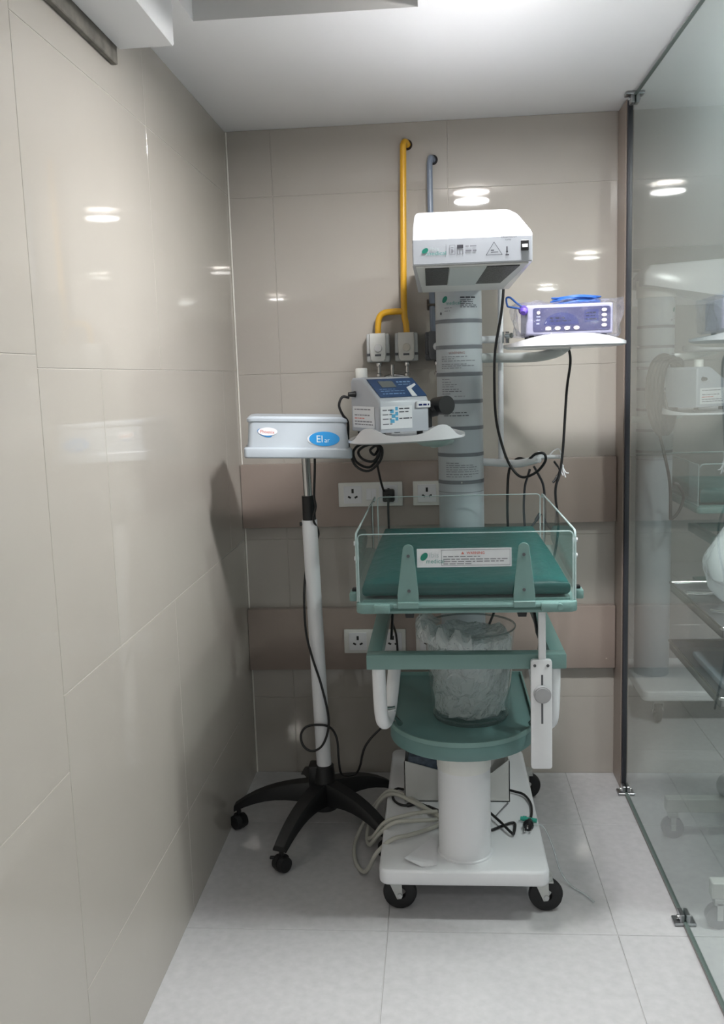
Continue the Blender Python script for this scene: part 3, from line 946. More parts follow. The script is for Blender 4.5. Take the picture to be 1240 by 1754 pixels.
bm = NB(); add_prism(bm, [slope(-.042, 0.050, .0026), slope(.004, 0.050, .0026), slope(.004, 0.082, .0026), slope(-.042, 0.082, .0026)], nrm * 0.001)
dobj('lcd_screen', bm, SCREEN, cp, 0)
bm = NB(); add_prism(bm, [slope(.030, 0.002, .0026), slope(.046, 0.002, .0026), slope(.046, 0.040, .0026), slope(.070, 0.058, .0026), slope(.070, 0.066, .0026), slope(.034, 0.046, .0026)], nrm * 0.0014)
dobj('white_stripe', bm, LABEL, cp, 0)
bm = print_lines(NB(), lambda u, v: slope(u, v, .0028), [(0.016, 0.07, 0.004), (0.030, 0.075, 0.003), (0.040, 0.05, 0.002)], -0.055, 31)
print_lines(bm, lambda u, v: slope(u, v, .0028), [(0.074, 0.045, 0.006), (0.062, 0.04, 0.003)], 0.016, 32)
dobj('panel_marks', bm, mat('pale_blue_ink', (130, 160, 196), 0.5), cp, 0)
bm = NB(); add_box(bm, 0.036, .0815, -.092, -.06, 0.076, 0.094, 0.002, 1)
dobj('name_bar', bm, LABEL, D)
bm = print_lines(NB(), lambda u, v: (u, -.0925, v), [(0.082, 0.034, 0.005)], 0.042, 33, (0.008, 0.014))
dobj('bar_lettering', bm, NAVYD, D, 0)
# labels
pf = lambda u, v: (-.076 + u, -.0862, 0.022 + v)
bm = NB(); add_flat(bm, [pf(0, 0), pf(.100, 0), pf(.100, .062), pf(0, .062)])
fl2 = dobj('front_label', bm, LABEL, D, 0)
pf2 = lambda u, v: (-.076 + u, -.0866, 0.022 + v)
dobj('small_print', print_lines(NB(), pf2, [(0.050, 0.030, 0.003), (0.038, 0.030, 0.003), (0.026, 0.028, 0.003), (0.012, 0.03, 0.003)], 0.006, 34), INK, fl2, 0)
dobj('small_print', print_lines(NB(), pf2, [(0.053, 0.034, 0.003), (0.044, 0.030, 0.003), (0.026, 0.040, 0.003)], 0.058, 35), INKD, fl2, 0)
bm = NB()
for a, b, c in ((0.030, 0.016, 0.013), (0.034, 0.030, 0.012), (0.030, 0.043, 0.011), (0.046, 0.022, 0.009), (0.046, 0.036, 0.009), (0.046, 0.050, 0.008)):
    add_flat(bm, [pf2(a, b), pf2(a + c, b), pf2(a + c, b + 0.010), pf2(a, b + 0.010)])
dobj('pictogram', bm, mat('label_blue_ink', (86, 166, 206), 0.5), fl2, 0)
ps = lambda u, v: (-.0812, 0.070 - u, 0.024 + v)
bm = NB(); add_flat(bm, [ps(0, 0), ps(.130, 0), ps(.130, .060), ps(0, .060)])
sl = dobj('side_label', bm, LABEL, D, 0)
ps2 = lambda u, v: (-.0816, 0.070 - u, 0.024 + v)
dobj('small_print', print_lines(NB(), ps2, [(0.050, 0.10, 0.003), (0.034, 0.095, 0.003), (0.016, 0.11, 0.003), (0.008, 0.11, 0.003)], 0.010, 36), INK, sl, 0)
dobj('small_print', print_lines(NB(), ps2, [(0.025, 0.06, 0.003)], 0.010, 37), INKR, sl, 0)
bm = NB(); add_lathe(bm, [(0.0, 0.0), (0.017, 0.0), (0.017, 0.030), (0.015, 0.033), (0.0, 0.033)], -0.058, 0.055, 24, 0.158)
dobj('top_port', bm, OFFWHITE, D)
bm = NB(); add_cyl(bm, (0.078, -0.045, 0.058), (0.118, -0.060, 0.070), 0.018, 0.021, 20)
add_box(bm, 0.078, 0.098, -0.074, -0.030, 0.018, 0.070, 0.003, 1)
add_cyl(bm, (0.128, -0.045, 0.077), (0.130, -0.100, 0.080), 0.025, 0.027, 28)
dobj('black_connector', bm, BLACK, D, 40)
bm = NB(); add_cyl(bm, (-.080, .055, .118), (-.100, .060, .118), 0.009, 0.006, 12)
dp = dobj('cord_boot', bm, BLACK, D)
# its cord, drooping to the loops under the tray
bm = NB()
add_tube(bm, [(0.478, 2.885, 1.492), (0.458, 2.878, 1.495), (0.447, 2.872, 1.470), (0.456, 2.885, 1.440), (0.470, 2.900, 1.415), (0.466, 2.930, 1.360), (0.471, 2.93, 1.318), (0.488, 2.93, 1.275), (0.528, 2.93, 1.258), (0.566, 2.93, 1.290), (0.572, 2.93, 1.330),
              (0.545, 2.93, 1.342), (0.515, 2.93, 1.336), (0.497, 2.93, 1.318), (0.513, 2.92, 1.296), (0.545, 2.92, 1.290), (0.566, 2.925, 1.318), (0.556, 2.93, 1.338), (0.535, 2.93, 1.324), (0.548, 2.93, 1.309), (0.560, 2.94, 1.330),
              (0.540, 2.94, 1.345), (0.500, 2.945, 1.340), (0.480, 2.945, 1.318), (0.490, 2.945, 1.285), (0.530, 2.95, 1.268), (0.560, 2.97, 1.300), (0.556, 3.02, 1.310), (0.544, 3.12, 1.290), (0.538, 3.22, 1.25), (0.540, 3.34, 1.18), (0.548, 3.42, 1.125), (0.556, 3.438, 1.112)], 0.0042, 8, 5)
LATE.append((bm, BLACK, D))

# ------------------------------------------------------------------ pulse oximeter in a bag on the right tray
P = thing('pulse_oximeter', 'violet fronted pulse oximeter wrapped in clear film on the right tray', 'medical device', (1.135, 2.88, 1.645))
bm = NB(); add_box(bm, 1.012, 1.262, 2.790, 2.960, 1.658, 1.746, 0.006, 3)
obj('casing', bm, mat('lilac_white_casing', (150, 148, 170), 0.35), P)
for sx in (1.03, 1.24):
    for sy in (2.81, 2.94):
        obj('rubber_foot', add_cyl(NB(), (sx, sy, 1.634), (sx, sy, 1.660), 0.008, seg=10), BLACK, P)
pp = lambda u, v: (1.032 + u, 2.7885, 1.668 + v)
bm = NB(); add_prism(bm, [pp(a, b) for a, b in rounded_rect(0, 0.222, 0, 0.068, 0.006, 3)], (0, 0.002, 0))
fpp = obj('front_panel', bm, VIOLET, P, 0)
pq = lambda u, v: (1.032 + u, 2.7878, 1.668 + v)
bm = NB(); pts = [pq(0.03, 0.018)]
for k in range(13):
    a = PI - PI * k / 12
    pts.append(pq(0.082 + 0.05 * math.cos(a), 0.020 + 0.034 * math.sin(a)))
pts.append(pq(0.132, 0.018))
add_flat(bm, pts)
add_flat(bm, [pq(0.148, 0.024), pq(0.188, 0.024), pq(0.188, 0.060), pq(0.148, 0.060)])
obj('display_window', bm, NAVYD, fpp, 0)
bm = None
def button(pts_):
    obj('push_button', add_prism(NB(), pts_, (0, -0.002, 0)), BUTTON, fpp, 0)
for k in range(4):
    button([pq(0.044 + 0.027 * k + 0.0085 * math.cos(2 * PI * i / 14), 0.009 + 0.0055 * math.sin(2 * PI * i / 14)) for i in range(14)])
for k in range(4):
    button([pq(0.204 + 0.0075 * math.cos(2 * PI * i / 14), 0.014 + 0.0145 * k + 0.0048 * math.sin(2 * PI * i / 14)) for i in range(14)])
button([pq(0.016 + 0.005 * math.cos(2 * PI * i / 14), 0.055 + 0.005 * math.sin(2 * PI * i / 14)) for i in range(14)])
bm = print_lines(NB(), pq, [(0.042, 0.012, 0.003), (0.032, 0.012, 0.003), (0.022, 0.012, 0.003)], 0.010, 41)
print_lines(bm, pq, [(0.048, 0.03, 0.004), (0.030, 0.032, 0.004), (0.040, 0.026, 0.003)], 0.152, 42, (0.006, 0.010))
print_lines(bm, pq, [(0.036, 0.05, 0.004), (0.028, 0.06, 0.003)], 0.05, 43, (0.008, 0.014), 0.006)
obj('panel_marks', bm, mat('pale_violet_ink', (176, 180, 220), 0.5), fpp, 0)
bm = NB(); add_cyl(bm, (1.005, 2.800, 1.733), (1.005, 2.775, 1.728), 0.014, 0.012, 16); add_cyl(bm, (1.005, 2.775, 1.728), (1.002, 2.766, 1.722), 0.012, 0.007, 16)
obj('sensor_plug', bm, PURPLE, P)
bm = NB()
add_tube(bm, [(1.000, 2.79, 1.742), (0.985, 2.78, 1.752), (0.966, 2.775, 1.768), (0.955, 2.775, 1.766), (0.957, 2.775, 1.748), (0.962, 2.775, 1.742), (0.985, 2.78, 1.738), (1.0, 2.785, 1.734)], 0.0030, 8, 5)
obj('sensor_cord', bm, BLUECORD, P, 60)
bm = NB()
pts = []
for k in range(78):
    a = 2 * PI * k / 12
    rr = 1.0 + 0.10 * math.sin(k * 0.9)
    pts.append((1.165 + 0.066 * rr * math.cos(a), 2.86 + 0.052 * rr * math.sin(a), 1.7495 + 0.0036 * (k // 13) + 0.002 * math.sin(3 * a)))
add_tube(bm, pts, 0.0028, 8, 2)
obj('coiled_sensor_cord', bm, BLUECORD, P, 60)
# clear film round it
def crumple(bm, amt, seed, freq=22.0):
    from mathutils import noise
    for v in bm.verts:
        d = noise.noise_vector(v.co * freq + Vector((seed, seed * 2.0, 0)))
        v.co += d * amt
bm = NB()
bmesh.ops.create_cube(bm, size=1.0)
bmesh.ops.subdivide_edges(bm, edges=bm.edges[:], cuts=11, use_grid_fill=True)
for v in bm.verts:
    u = v.co.x + .5
    z = 1.662 + (v.co.z + .5) * 0.092
    sag = 0.0
    if u > 0.62:
        sag = (u - 0.62) * 0.030
    v.co = Vector((0.988 + u * 0.296, 2.772 + (v.co.y + .5) * 0.205, z - sag * (0.5 - v.co.z)))
crumple(bm, 0.014, 3.0, 26)
for v in bm.verts:
    v.co.z = max(v.co.z, 1.6485)
tag(obj('plastic_bag', bm, WRAP, None, 25), 'crumpled clear plastic film around the violet pulse oximeter', 'plastic bag')

# ------------------------------------------------------------------ phototherapy lamp on its stand
T = thing('phototherapy_lamp', 'white phototherapy lamp on a five-star black castor stand by the left wall', 'medical lamp', (0.322, 3.015, 0))
HX, HY = 0.322, 3.015
pc = lambda z: 0.337 - (z - 0.235) * 0.0195       # the pole leans slightly to the left
bm = NB()
add_lathe(bm, [(0.0, 0.085), (0.046, 0.085), (0.052, 0.10), (0.050, 0.16), (0.040, 0.19), (0.036, 0.236), (0.028, 0.240), (0.0, 0.240)], HX + 0.012, HY, 28)
add_box(bm, 0.285, 0.318, HY - 0.03, HY + 0.03, 0.17, 0.243, 0.006, 2)
obj('base_hub', bm, BLACK, T)
for k in range(5):
    a = math.radians(-109 + 72 * k)
    c, s = math.cos(a), math.sin(a)
    bm = NB()
    rings = []
    for i in range(9):
        t = i / 8
        r = 0.02 + 0.285 * t
        zt = 0.185 - 0.03 * t - 0.065 * t ** 3
        zb2 = 0.105 + 0.020 * math.sin(PI * t) - 0.033 * t ** 2.5
        w = 0.034 - 0.010 * t
        px, py = HX + 0.012 * (1 - t) + r * c, HY + r * s
        ring = [(-w, zb2), (w, zb2), (w * 1.0, zt - 0.012), (w * 0.7, zt), (-w * 0.7, zt), (-w * 1.0, zt - 0.012)]
        rings.append([bm.verts.new((px - s * q, py + c * q, z)) for q, z in ring])
    for A_, B_ in zip(rings, rings[1:]):
        for i in range(6):
            bm.faces.new((A_[i], A_[(i + 1) % 6], B_[(i + 1) % 6], B_[i]))
    bm.faces.new(rings[0][::-1]); bm.faces.new(rings[-1])
    bmesh.ops.recalc_face_normals(bm, faces=bm.faces[:])
    leg = obj('leg', bm, BLACK, T, 40)
    ex, ey = HX + 0.293 * c, HY + 0.293 * s
    ang = a + 1.2 + 0.7 * k
    ax = Vector((math.cos(ang), math.sin(ang), 0))
    bm = NB()
    for sgn in (-1, 1):
        p = Vector((ex, ey, 0.027))
        add_cyl(bm, p + ax * (0.005 * sgn), p + ax * (0.022 * sgn), 0.027, 0.024, 24)
    cs = obj('caster', bm, RUBBER, leg, 40)
    bm = NB()
    add_cyl(bm, (ex, ey, 0.03), (ex, ey, 0.085), 0.008, seg=12)
    p = Vector((ex, ey, 0.030))
    add_cyl(bm, p - ax * 0.005, p + ax * 0.005, 0.0285, seg=24)
    if k == 0:
        add_box(bm, ex - 0.038, ex - 0.020, ey - 0.006, ey + 0.006, 0.042, 0.050, 0.002, 1)
    obj('caster_fork', bm, BLACK, leg, 40)
bm = NB(); add_tube(bm, [(pc(0.20), HY, 0.20), (pc(1.092), HY, 1.092)], 0.0255, 24, 0)
obj('outer_pole', bm, WHITE, T, 60)
bm = NB(); add_tube(bm, [(pc(1.088), HY, 1.088), (pc(1.172) + 0.001, HY, 1.172)], 0.0218, 24, 0)
obj('pole_collar', bm, BLACK, T, 60)
bm = NB(); add_tube(bm, [(pc(1.16), HY, 1.16), (pc(1.312), HY, 1.312)], 0.0145, 20, 0)
obj('inner_pole', bm, CHROME, T, 60)
bm = NB(); add_cyl(bm, (pc(1.078) - 0.033, HY - 0.006, 1.079), (pc(1.078) - 0.02, HY - 0.004, 1.079), 0.006, seg=12)
obj('pole_screw', bm, BLACK, T)
# head: flange tray below, tapered cover above
yaw = math.radians(8.5)
hc = Vector((0.300, 2.975, 0.0))
def hrot(p):
    d = Vector((p[0], p[1], 0))
    return Vector((hc.x + d.x * math.cos(yaw) - d.y * math.sin(yaw), hc.y + d.x * math.sin(yaw) + d.y * math.cos(yaw), p[2] - 0.042 * p[0]))
bm = NB(); add_box(bm, -.169, .167, -.130, .130, 1.310, 1.343, 0.006, 3, 0.012)
for v in bm.verts: v.co = hrot(v.co)
obj('head_tray', bm, PHOTO, T)
bm = NB()
rings = []
for fac_x, fac_y, z in ((0.159, 0.120, 1.341), (0.157, 0.118, 1.36), (0.153, 0.114, 1.405), (0.152, 0.113, 1.418), (0.157, 0.117, 1.422), (0.157, 0.117, 1.430), (0.152, 0.112, 1.436)):
    pts = rounded_rect(-fac_x, fac_x, -fac_y, fac_y, 0.018, 4)
    rings.append([bm.verts.new((u, v, z + (0.010 * (1 - (u / 0.16) ** 2) if z > 1.41 else 0) - 0.0 * u)) for u, v in pts])
for A_, B_ in zip(rings, rings[1:]):
    n = len(A_)
    for i in range(n):
        bm.faces.new((A_[i], A_[(i + 1) % n], B_[(i + 1) % n], B_[i]))
bm.faces.new(rings[-1]); bm.faces.new(rings[0][::-1])
for v in bm.verts: v.co = hrot(v.co)
obj('head_cover', bm, PHOTO, T, 30)
fy = -0.1195
def fh(u, v, lift=0.0):
    # cover front face slopes back a little
    return tuple(hrot((u, fy + (v - 1.341) * 0.085 - lift - 0.0006, v)))
def oval(cu, cv, a, b, lift, tilt=0.0, n=26):
    return [fh(cu + a * math.cos(2 * PI * k / n) * math.cos(tilt) - b * math.sin(2 * PI * k / n) * math.sin(tilt), cv + a * math.cos(2 * PI * k / n) * math.sin(tilt) + b * math.sin(2 * PI * k / n) * math.cos(tilt), lift) for k in range(n)]
nv = hrot((0, -1, 1.3)) - hrot((0, 0, 1.3))
bm = NB(); add_prism(bm, oval(-0.093, 1.3925, 0.030, 0.0125, 0.0), nv * 0.0012)
bd1 = obj('white_badge', bm, PAPER, T, 0)
bm = NB(); add_prism(bm, oval(-0.102, 1.388, 0.024, 0.011, -0.0004, -0.35), nv * 0.0009)
obj('badge_swoosh', bm, mat('badge_blue', (52, 128, 190), 0.4), T, 0)
obj('badge_lettering', text_bm('Phoenix', 0.0135, lambda a, b: fh(-0.1165 + a, 1.3885 + b - 0.06 * a, 0.0016)), mat('badge_red', (206, 92, 72), 0.5), bd1, 0)
bm = NB(); add_prism(bm, oval(0.078, 1.370, 0.050, 0.0215, 0.0), nv * 0.0010)
obj('badge_swoosh', bm, PAPER, T, 0)
bm = NB(); add_prism(bm, oval(0.0815, 1.3710, 0.0475, 0.0225, 0.0008), nv * 0.0014)
bd2 = obj('blue_badge', bm, SKYBLUE, T, 0)
obj('badge_lettering', text_bm('El', 0.031, lambda a, b: fh(0.055 + a, 1.3605 + b, 0.0026)), INKW, bd2, 0)
obj('badge_lettering', text_bm('ar', 0.020, lambda a, b: fh(0.081 + a, 1.3605 + b, 0.0026)), INKW, bd2, 0)
bm = NB(); pts = [(0.350, 2.99, 1.315), (0.348, 2.985, 1.25), (0.343, 2.985, 1.174), (0.347, 2.982, 1.139), (0.338, 2.982, 1.097), (0.345, 3.045, 1.04), (0.32, 3.055, 0.98), (0.302, 3.03, 0.93), (0.296, 2.99, 0.842), (0.298, 2.982, 0.722), (0.316, 2.980, 0.631), (0.342, 2.978, 0.540), (0.362, 2.978, 0.437), (0.360, 2.976, 0.375), (0.338, 2.972, 0.323), (0.303, 2.972, 0.305), (0.274, 2.975, 0.323), (0.267, 2.98, 0.359), (0.286, 2.984, 0.386), (0.326, 2.982, 0.394), (0.366, 2.985, 0.384), (0.388, 2.985, 0.344), (0.392, 2.985, 0.271), (0.396, 3.0, 0.215), (0.412, 3.02, 0.196), (0.445, 3.03, 0.200), (0.462, 3.02, 0.235), (0.470, 3.02, 0.271), (0.484, 3.02, 0.307), (0.516, 3.03, 0.344), (0.575, 3.05, 0.388), (0.66, 3.09, 0.43), (0.70, 3.10, 0.30)]
add_tube(bm, pts, 0.0040, 8, 6)
obj('power_cord', bm, BLACK, T, 60)

# ------------------------------------------------------------------ wall: gas pipes and regulators
pg = thing('gas_pipe', 'yellow gas pipe coming out of the wall and branching to two white regulators', 'pipe', (0.645, 3.46, 1.7))
bm = NB(); add_tube(bm, [(0.662, 3.489, 2.372), (0.655, 3.470, 2.378), (0.648, 3.456, 2.368), (0.646, 3.453, 2.33), (0.640, 3.453, 2.05), (0.636, 3.453, 1.80), (0.642, 3.450, 1.74), (0.644, 3.447, 1.706)], 0.0115, 14, 6)
obj('main_pipe', bm, YELLOW, pg, 60)
bm = NB(); add_tube(bm, [(0.638, 3.453, 1.786), (0.60, 3.453, 1.786), (0.565, 3.453, 1.783), (0.546, 3.452, 1.768), (0.540, 3.450, 1.74), (0.539, 3.447, 1.706)], 0.0115, 14, 6)
obj('branch_pipe', bm, YELLOW, pg, 60)
bm = NB(); add_cyl(bm, (0.660, 3.486, 2.372), (0.660, 3.4895, 2.372), 0.019, seg=20)
obj('wall_hole', bm, mat('dark_hole', (52, 40, 30), 0.9), pg)
pg2 = thing('gas_pipe', 'blue grey gas pipe coming out of the wall behind the warmer hood', 'pipe', (0.739, 3.46, 1.7))
bm = NB(); add_tube(bm, [(0.752, 3.489, 2.316), (0.745, 3.470, 2.320), (0.741, 3.456, 2.310), (0.739, 3.453, 2.27), (0.739, 3.453, 2.05), (0.738, 3.453, 1.85), (0.740, 3.447, 1.700)], 0.0105, 14, 6)
obj('main_pipe', bm, PIPEGREY, pg2, 60)
bm = NB(); add_cyl(bm, (0.751, 3.486, 2.316), (0.751, 3.4895, 2.316), 0.018, seg=20)
obj('wall_hole', bm, mat('dark_hole_grey', (40, 40, 44), 0.9), pg2)
bm = NB(); add_box(bm, 0.722, 0.756, 3.440, 3.488, 1.800, 1.809, 0.002, 1); add_box(bm, 0.719, 0.727, 3.446, 3.488, 1.788, 1.825, 0.002, 1)
obj('pipe_clip', bm, mat('brown_clip', (78, 70, 64), 0.5), pg2)

def regulator(cx, label, m_body, m_face, knob_m):
    t = thing('gas_regulator', label, 'regulator', (cx, 3.45, 1.655), 'gas regulators on the back wall')
    zt, zb_ = 1.708, 1.606
    bm = NB(); add_box(bm, cx - 0.042, cx + 0.042, 3.425, 3.486, zb_, zt, 0.006, 3, 0.006)
    obj('housing', bm, m_body, t)
    pts = [(cx - 0.028, zt + 0.001), (cx + 0.028, zt + 0.001), (cx + 0.030, zt - 0.030), (cx + 0.027, zb_ + 0.010), (cx + 0.020, zb_ + 0.002), (cx - 0.020, zb_ + 0.002), (cx - 0.027, zb_ + 0.010), (cx - 0.030, zt - 0.030)]
    bm = NB(); add_prism(bm, [(u, 3.426, v) for u, v in pts], (0, -0.014, 0), 0.003, 2)
    cov = obj('front_cover', bm, m_face, t)
    bm = NB(); add_cyl(bm, (cx + 0.001, 3.412, 1.655), (cx + 0.001, 3.404, 1.655), 0.0145, 0.0125, 24)
    obj('dial_knob', bm, knob_m, cov)
    bm = NB(); add_box(bm, cx - 0.011, cx + 0.011, 3.4105, 3.4125, 1.627, 1.634)
    obj('gauge_slot', bm, DARK, cov)
    for s in (-1, 1):
        obj('side_catch', add_box(NB(), cx + s * 0.036 - 0.006, cx + s * 0.036 + 0.006, 3.421, 3.427, 1.628, 1.637, 0.001, 1), DARK, t)
    bm = NB(); add_lathe(bm, [(0.0, 0.0), (0.010, 0.0), (0.012, -0.006), (0.011, -0.016), (0.007, -0.018), (0.007, -0.040), (0.011, -0.044), (0.011, -0.052), (0.0, -0.052)], cx + 0.001, 3.445, 18, zb_)
    obj('outlet_nozzle', bm, CHROME, t)
    return t
regulator(0.539, 'white gas regulator under the curved branch of the yellow pipe', mat('clear_grey_housing', (196, 198, 198), 0.25), OFFWHITE, mat('white_knob', (220, 220, 220), 0.3))
regulator(0.642, 'white gas regulator straight below the yellow pipe', mat('clear_grey_housing_b', (186, 188, 188), 0.25), mat('warm_white_cover', (214, 212, 206), 0.35), mat('cream_knob', (206, 200, 188), 0.35))
regulator(0.752, 'dark grey gas regulator half hidden behind the column, with white knob', DARK, mat('dark_cover', (92, 94, 98), 0.4), WHITE)
bm = NB()
add_tube(bm, [(0.570, 3.45, 1.552), (0.60, 3.45, 1.556), (0.63, 3.45, 1.552)], 0.006, 10, 4)
add_cyl(bm, (0.588, 3.45, 1.535), (0.588, 3.45, 1.595), 0.008, seg=14)
add_cyl(bm, (0.560, 3.45, 1.545), (0.585, 3.45, 1.552), 0.011, seg=14)
tag(obj('hose_coupling', bm, CHROME, None, 50), 'small chrome hose couplings under the white gas regulators', 'pipe fitting')

# ------------------------------------------------------------------ socket plates
PY = BY - 0.034
def hole_set(par, cx, cz, y):
    obj('pin_hole', add_box(NB(), cx - 0.0042, cx + 0.0042, y - 0.0006, y + 0.001, cz + 0.006, cz + 0.022), BLACK, par, 0)
    for s in (-1, 1):
        pts = [(-0.006, -0.0035), (0.006, -0.0035), (0.006, 0.0035), (-0.006, 0.0035)]
        a = s * 0.5
        obj('pin_hole', add_prism(NB(), [(cx + s * 0.0125 + u * math.cos(a) - v * math.sin(a), y - 0.0006, cz - 0.009 + u * math.sin(a) + v * math.cos(a)) for u, v in pts], (0, 0.0016, 0)), BLACK, par, 0)
def plate(x0, x1, z0, z1, sockets, switches, label):
    t = thing('socket_plate', label, 'wall socket', ((x0 + x1) / 2, PY, z0), 'white wall socket plates')
    bm = NB(); add_box(bm, x0, x1, PY - 0.010, PY, z0, z1, 0.003, 2)
    pb = obj('cover_plate', bm, OFFWHITE, t)
    for cx in sockets:
        cz = (z0 + z1) / 2
        bm = NB(); add_box(bm, cx - 0.034, cx + 0.034, PY - 0.0120, PY - 0.009, z0 + 0.012, z1 - 0.012, 0.001, 1)
        s = obj('socket_outlet', bm, WHITE, t)
        hole_set(s, cx, cz, PY - 0.0122)
    for cx in switches:
        for k in (-1, 1):
            bm = NB()
            xx = cx + k * 0.0095
            add_prism(bm, [(xx - 0.0088, PY - 0.010, z0 + 0.024), (xx - 0.0088, PY - 0.0128, z0 + 0.026), (xx - 0.0088, PY - 0.0112, z1 - 0.026), (xx - 0.0088, PY - 0.010, z1 - 0.024)], (0.0176, 0, 0), 0.0004, 1)
            obj('switch', bm, WHITE, t)
    return t
plate(0.373, 0.614, 1.072, 1.163, [0.427, 0.562], [0.497], 'long white socket plate on the upper board with a black plug in it')
plate(0.653, 0.895, 1.072, 1.163, [0.705, 0.84], [0.775], 'white socket plate on the upper board partly behind the grey column')
plate(0.375, 0.612, 0.502, 0.596, [0.428, 0.563], [0.496], 'long white socket plate on the lower board behind the green frame')
plate(0.651, 0.890, 0.502, 0.596, [0.70, 0.835], [0.77], 'white socket plate on the lower board behind the clear bucket')
pc1 = thing('power_plug', 'black plug in the upper wall socket with its cord hanging behind the bed', 'plug', (0.562, PY - 0.02, 1.11))
bm = NB(); add_box(bm, 0.541, 0.585, PY - 0.050, PY - 0.0130, 1.092, 1.137, 0.006, 2)
add_box(bm, 0.552, 0.574, PY - 0.058, PY - 0.048, 1.096, 1.122, 0.004, 2)
obj('plug_body', bm, BLACK, pc1)
bm = NB(); add_tube(bm, [(0.565, PY - 0.052, 1.112), (0.562, PY - 0.058, 1.085), (0.561, PY - 0.045, 1.04), (0.561, PY - 0.04, 0.96), (0.562, PY - 0.04, 0.80), (0.564, PY - 0.04, 0.643), (0.576, PY - 0.035, 0.586), (0.580, PY - 0.034, 0.511), (0.568, PY - 0.036, 0.448), (0.561, PY - 0.04, 0.38), (0.575, PY - 0.09, 0.25), (0.62, PY - 0.13, 0.174)], 0.0042, 8, 6)
obj('plug_cord', bm, mat('charcoal_cord', (40, 40, 42), 0.5), pc1, 60)

# ------------------------------------------------------------------ hanging cords at the right of the column
bm = NB(); add_tube(bm, [(0.978, 3.19, 1.885), (0.976, 3.19, 1.82), (0.968, 3.195, 1.744), (0.948, 3.2, 1.629), (0.944, 3.2, 1.512), (0.949, 3.2, 1.394), (0.972, 3.19, 1.293), (0.997, 3.165, 1.233), (1.032, 3.155, 1.202), (1.076, 3.13, 1.221), (1.102, 3.10, 1.260), (1.096, 3.09, 1.286), (1.070, 3.10, 1.284), (1.050, 3.15, 1.262), (1.020, 3.21, 1.260), (0.992, 3.215, 1.22), (0.984, 3.2, 1.112), (0.985, 3.2, 0.999), (0.984, 3.21, 0.90), (0.97, 3.25, 0.80), (0.90, 3.36, 0.58), (0.86, 3.43, 0.545)], 0.0046, 8, 6)
LATE.append((bm, BLACK, W))
bm = NB(); add_tube(bm, [(1.058, 3.165, 1.228), (1.050, 3.17, 1.20), (1.042, 3.18, 1.165), (1.039, 3.19, 1.090), (1.043, 3.19, 1.02), (1.050, 3.19, 1.010), (1.072, 3.19, 1.035), (1.092, 3.19, 1.066)], 0.0040, 8, 6)
add_cyl(bm, (1.080, 3.19, 1.047), (1.095, 3.19, 1.072), 0.0065, seg=10)
tag(obj('sensor_lead', bm, mat('dark_grey_lead', (56, 56, 60), 0.5), None, 60), 'short dark lead with an upturned tip dangling under the hook arm', 'cable')
bm = NB(); add_tube(bm, [(1.070, 3.150, 1.238), (1.088, 3.165, 1.205), (1.104, 3.18, 1.170), (1.111, 3.19, 1.109), (1.110, 3.19, 1.018), (1.104, 3.19, 0.96), (1.08, 3.20, 0.90)], 0.0040, 8, 6)
tag(obj('sensor_lead', bm, mat('dark_lead', (48, 48, 52), 0.5), None, 60), 'dark lead bowing out from the hook arm down behind the clear side panel', 'cable')
bm = NB(); add_tube(bm, [(1.150, 2.945, 1.625), (1.165, 2.99, 1.612), (1.176, 3.05, 1.575), (1.170, 3.08, 1.50), (1.164, 3.08, 1.414), (1.157, 3.08, 1.301), (1.147, 3.075, 1.225), (1.134, 3.08, 1.177), (1.136, 3.10, 1.129), (1.145, 3.12, 1.081), (1.150, 3.15, 1.02), (1.14, 3.17, 0.93), (1.11, 3.19, 0.80), (1.09, 3.24, 0.55), (1.08, 3.38, 0.30)], 0.0042, 8, 6)
LATE.append((bm, RUBBER, P))
bm = NB(); add_tube(bm, [(1.118, 3.108, 1.280), (1.130, 3.104, 1.293), (1.145, 3.098, 1.299), (1.152, 3.092, 1.285), (1.154, 3.090, 1.262), (1.158, 3.088, 1.240), (1.167, 3.085, 1.222), (1.176, 3.082, 1.220)], 0.0022, 6, 5)
add_tube(bm, [(1.156, 3.088, 1.244), (1.160, 3.086, 1.225), (1.166, 3.084, 1.206)], 0.002, 6, 4)
add_tube(bm, [(1.156, 3.088, 1.244), (1.153, 3.086, 1.226), (1.158, 3.084, 1.212)], 0.002, 6, 4)
bmesh.ops.create_icosphere(bm, subdivisions=1, radius=0.0055, matrix=Matrix.Translation((1.156, 3.088, 1.243)))
tag(obj('string', bm, PAPER, None, 60), 'white string knotted on the tip of the hook arm', 'string')
bm = NB(); add_tube(bm, [(1.140, 3.072, 1.243), (1.133, 3.066, 1.252), (1.126, 3.062, 1.262)], 0.0035, 8, 3); add_tube(bm, [(1.138, 3.072, 1.215), (1.130, 3.068, 1.200), (1.122, 3.066, 1.192)], 0.0042, 8, 3)
add_tube(bm, [(1.140, 3.072, 1.243), (1.144, 3.073, 1.23), (1.138, 3.072, 1.215)], 0.002, 8, 3)
tag(obj('cable_tie', bm, BLACK, None, 60), 'small black tie clipped on the cord beside the white string', 'cable tie')

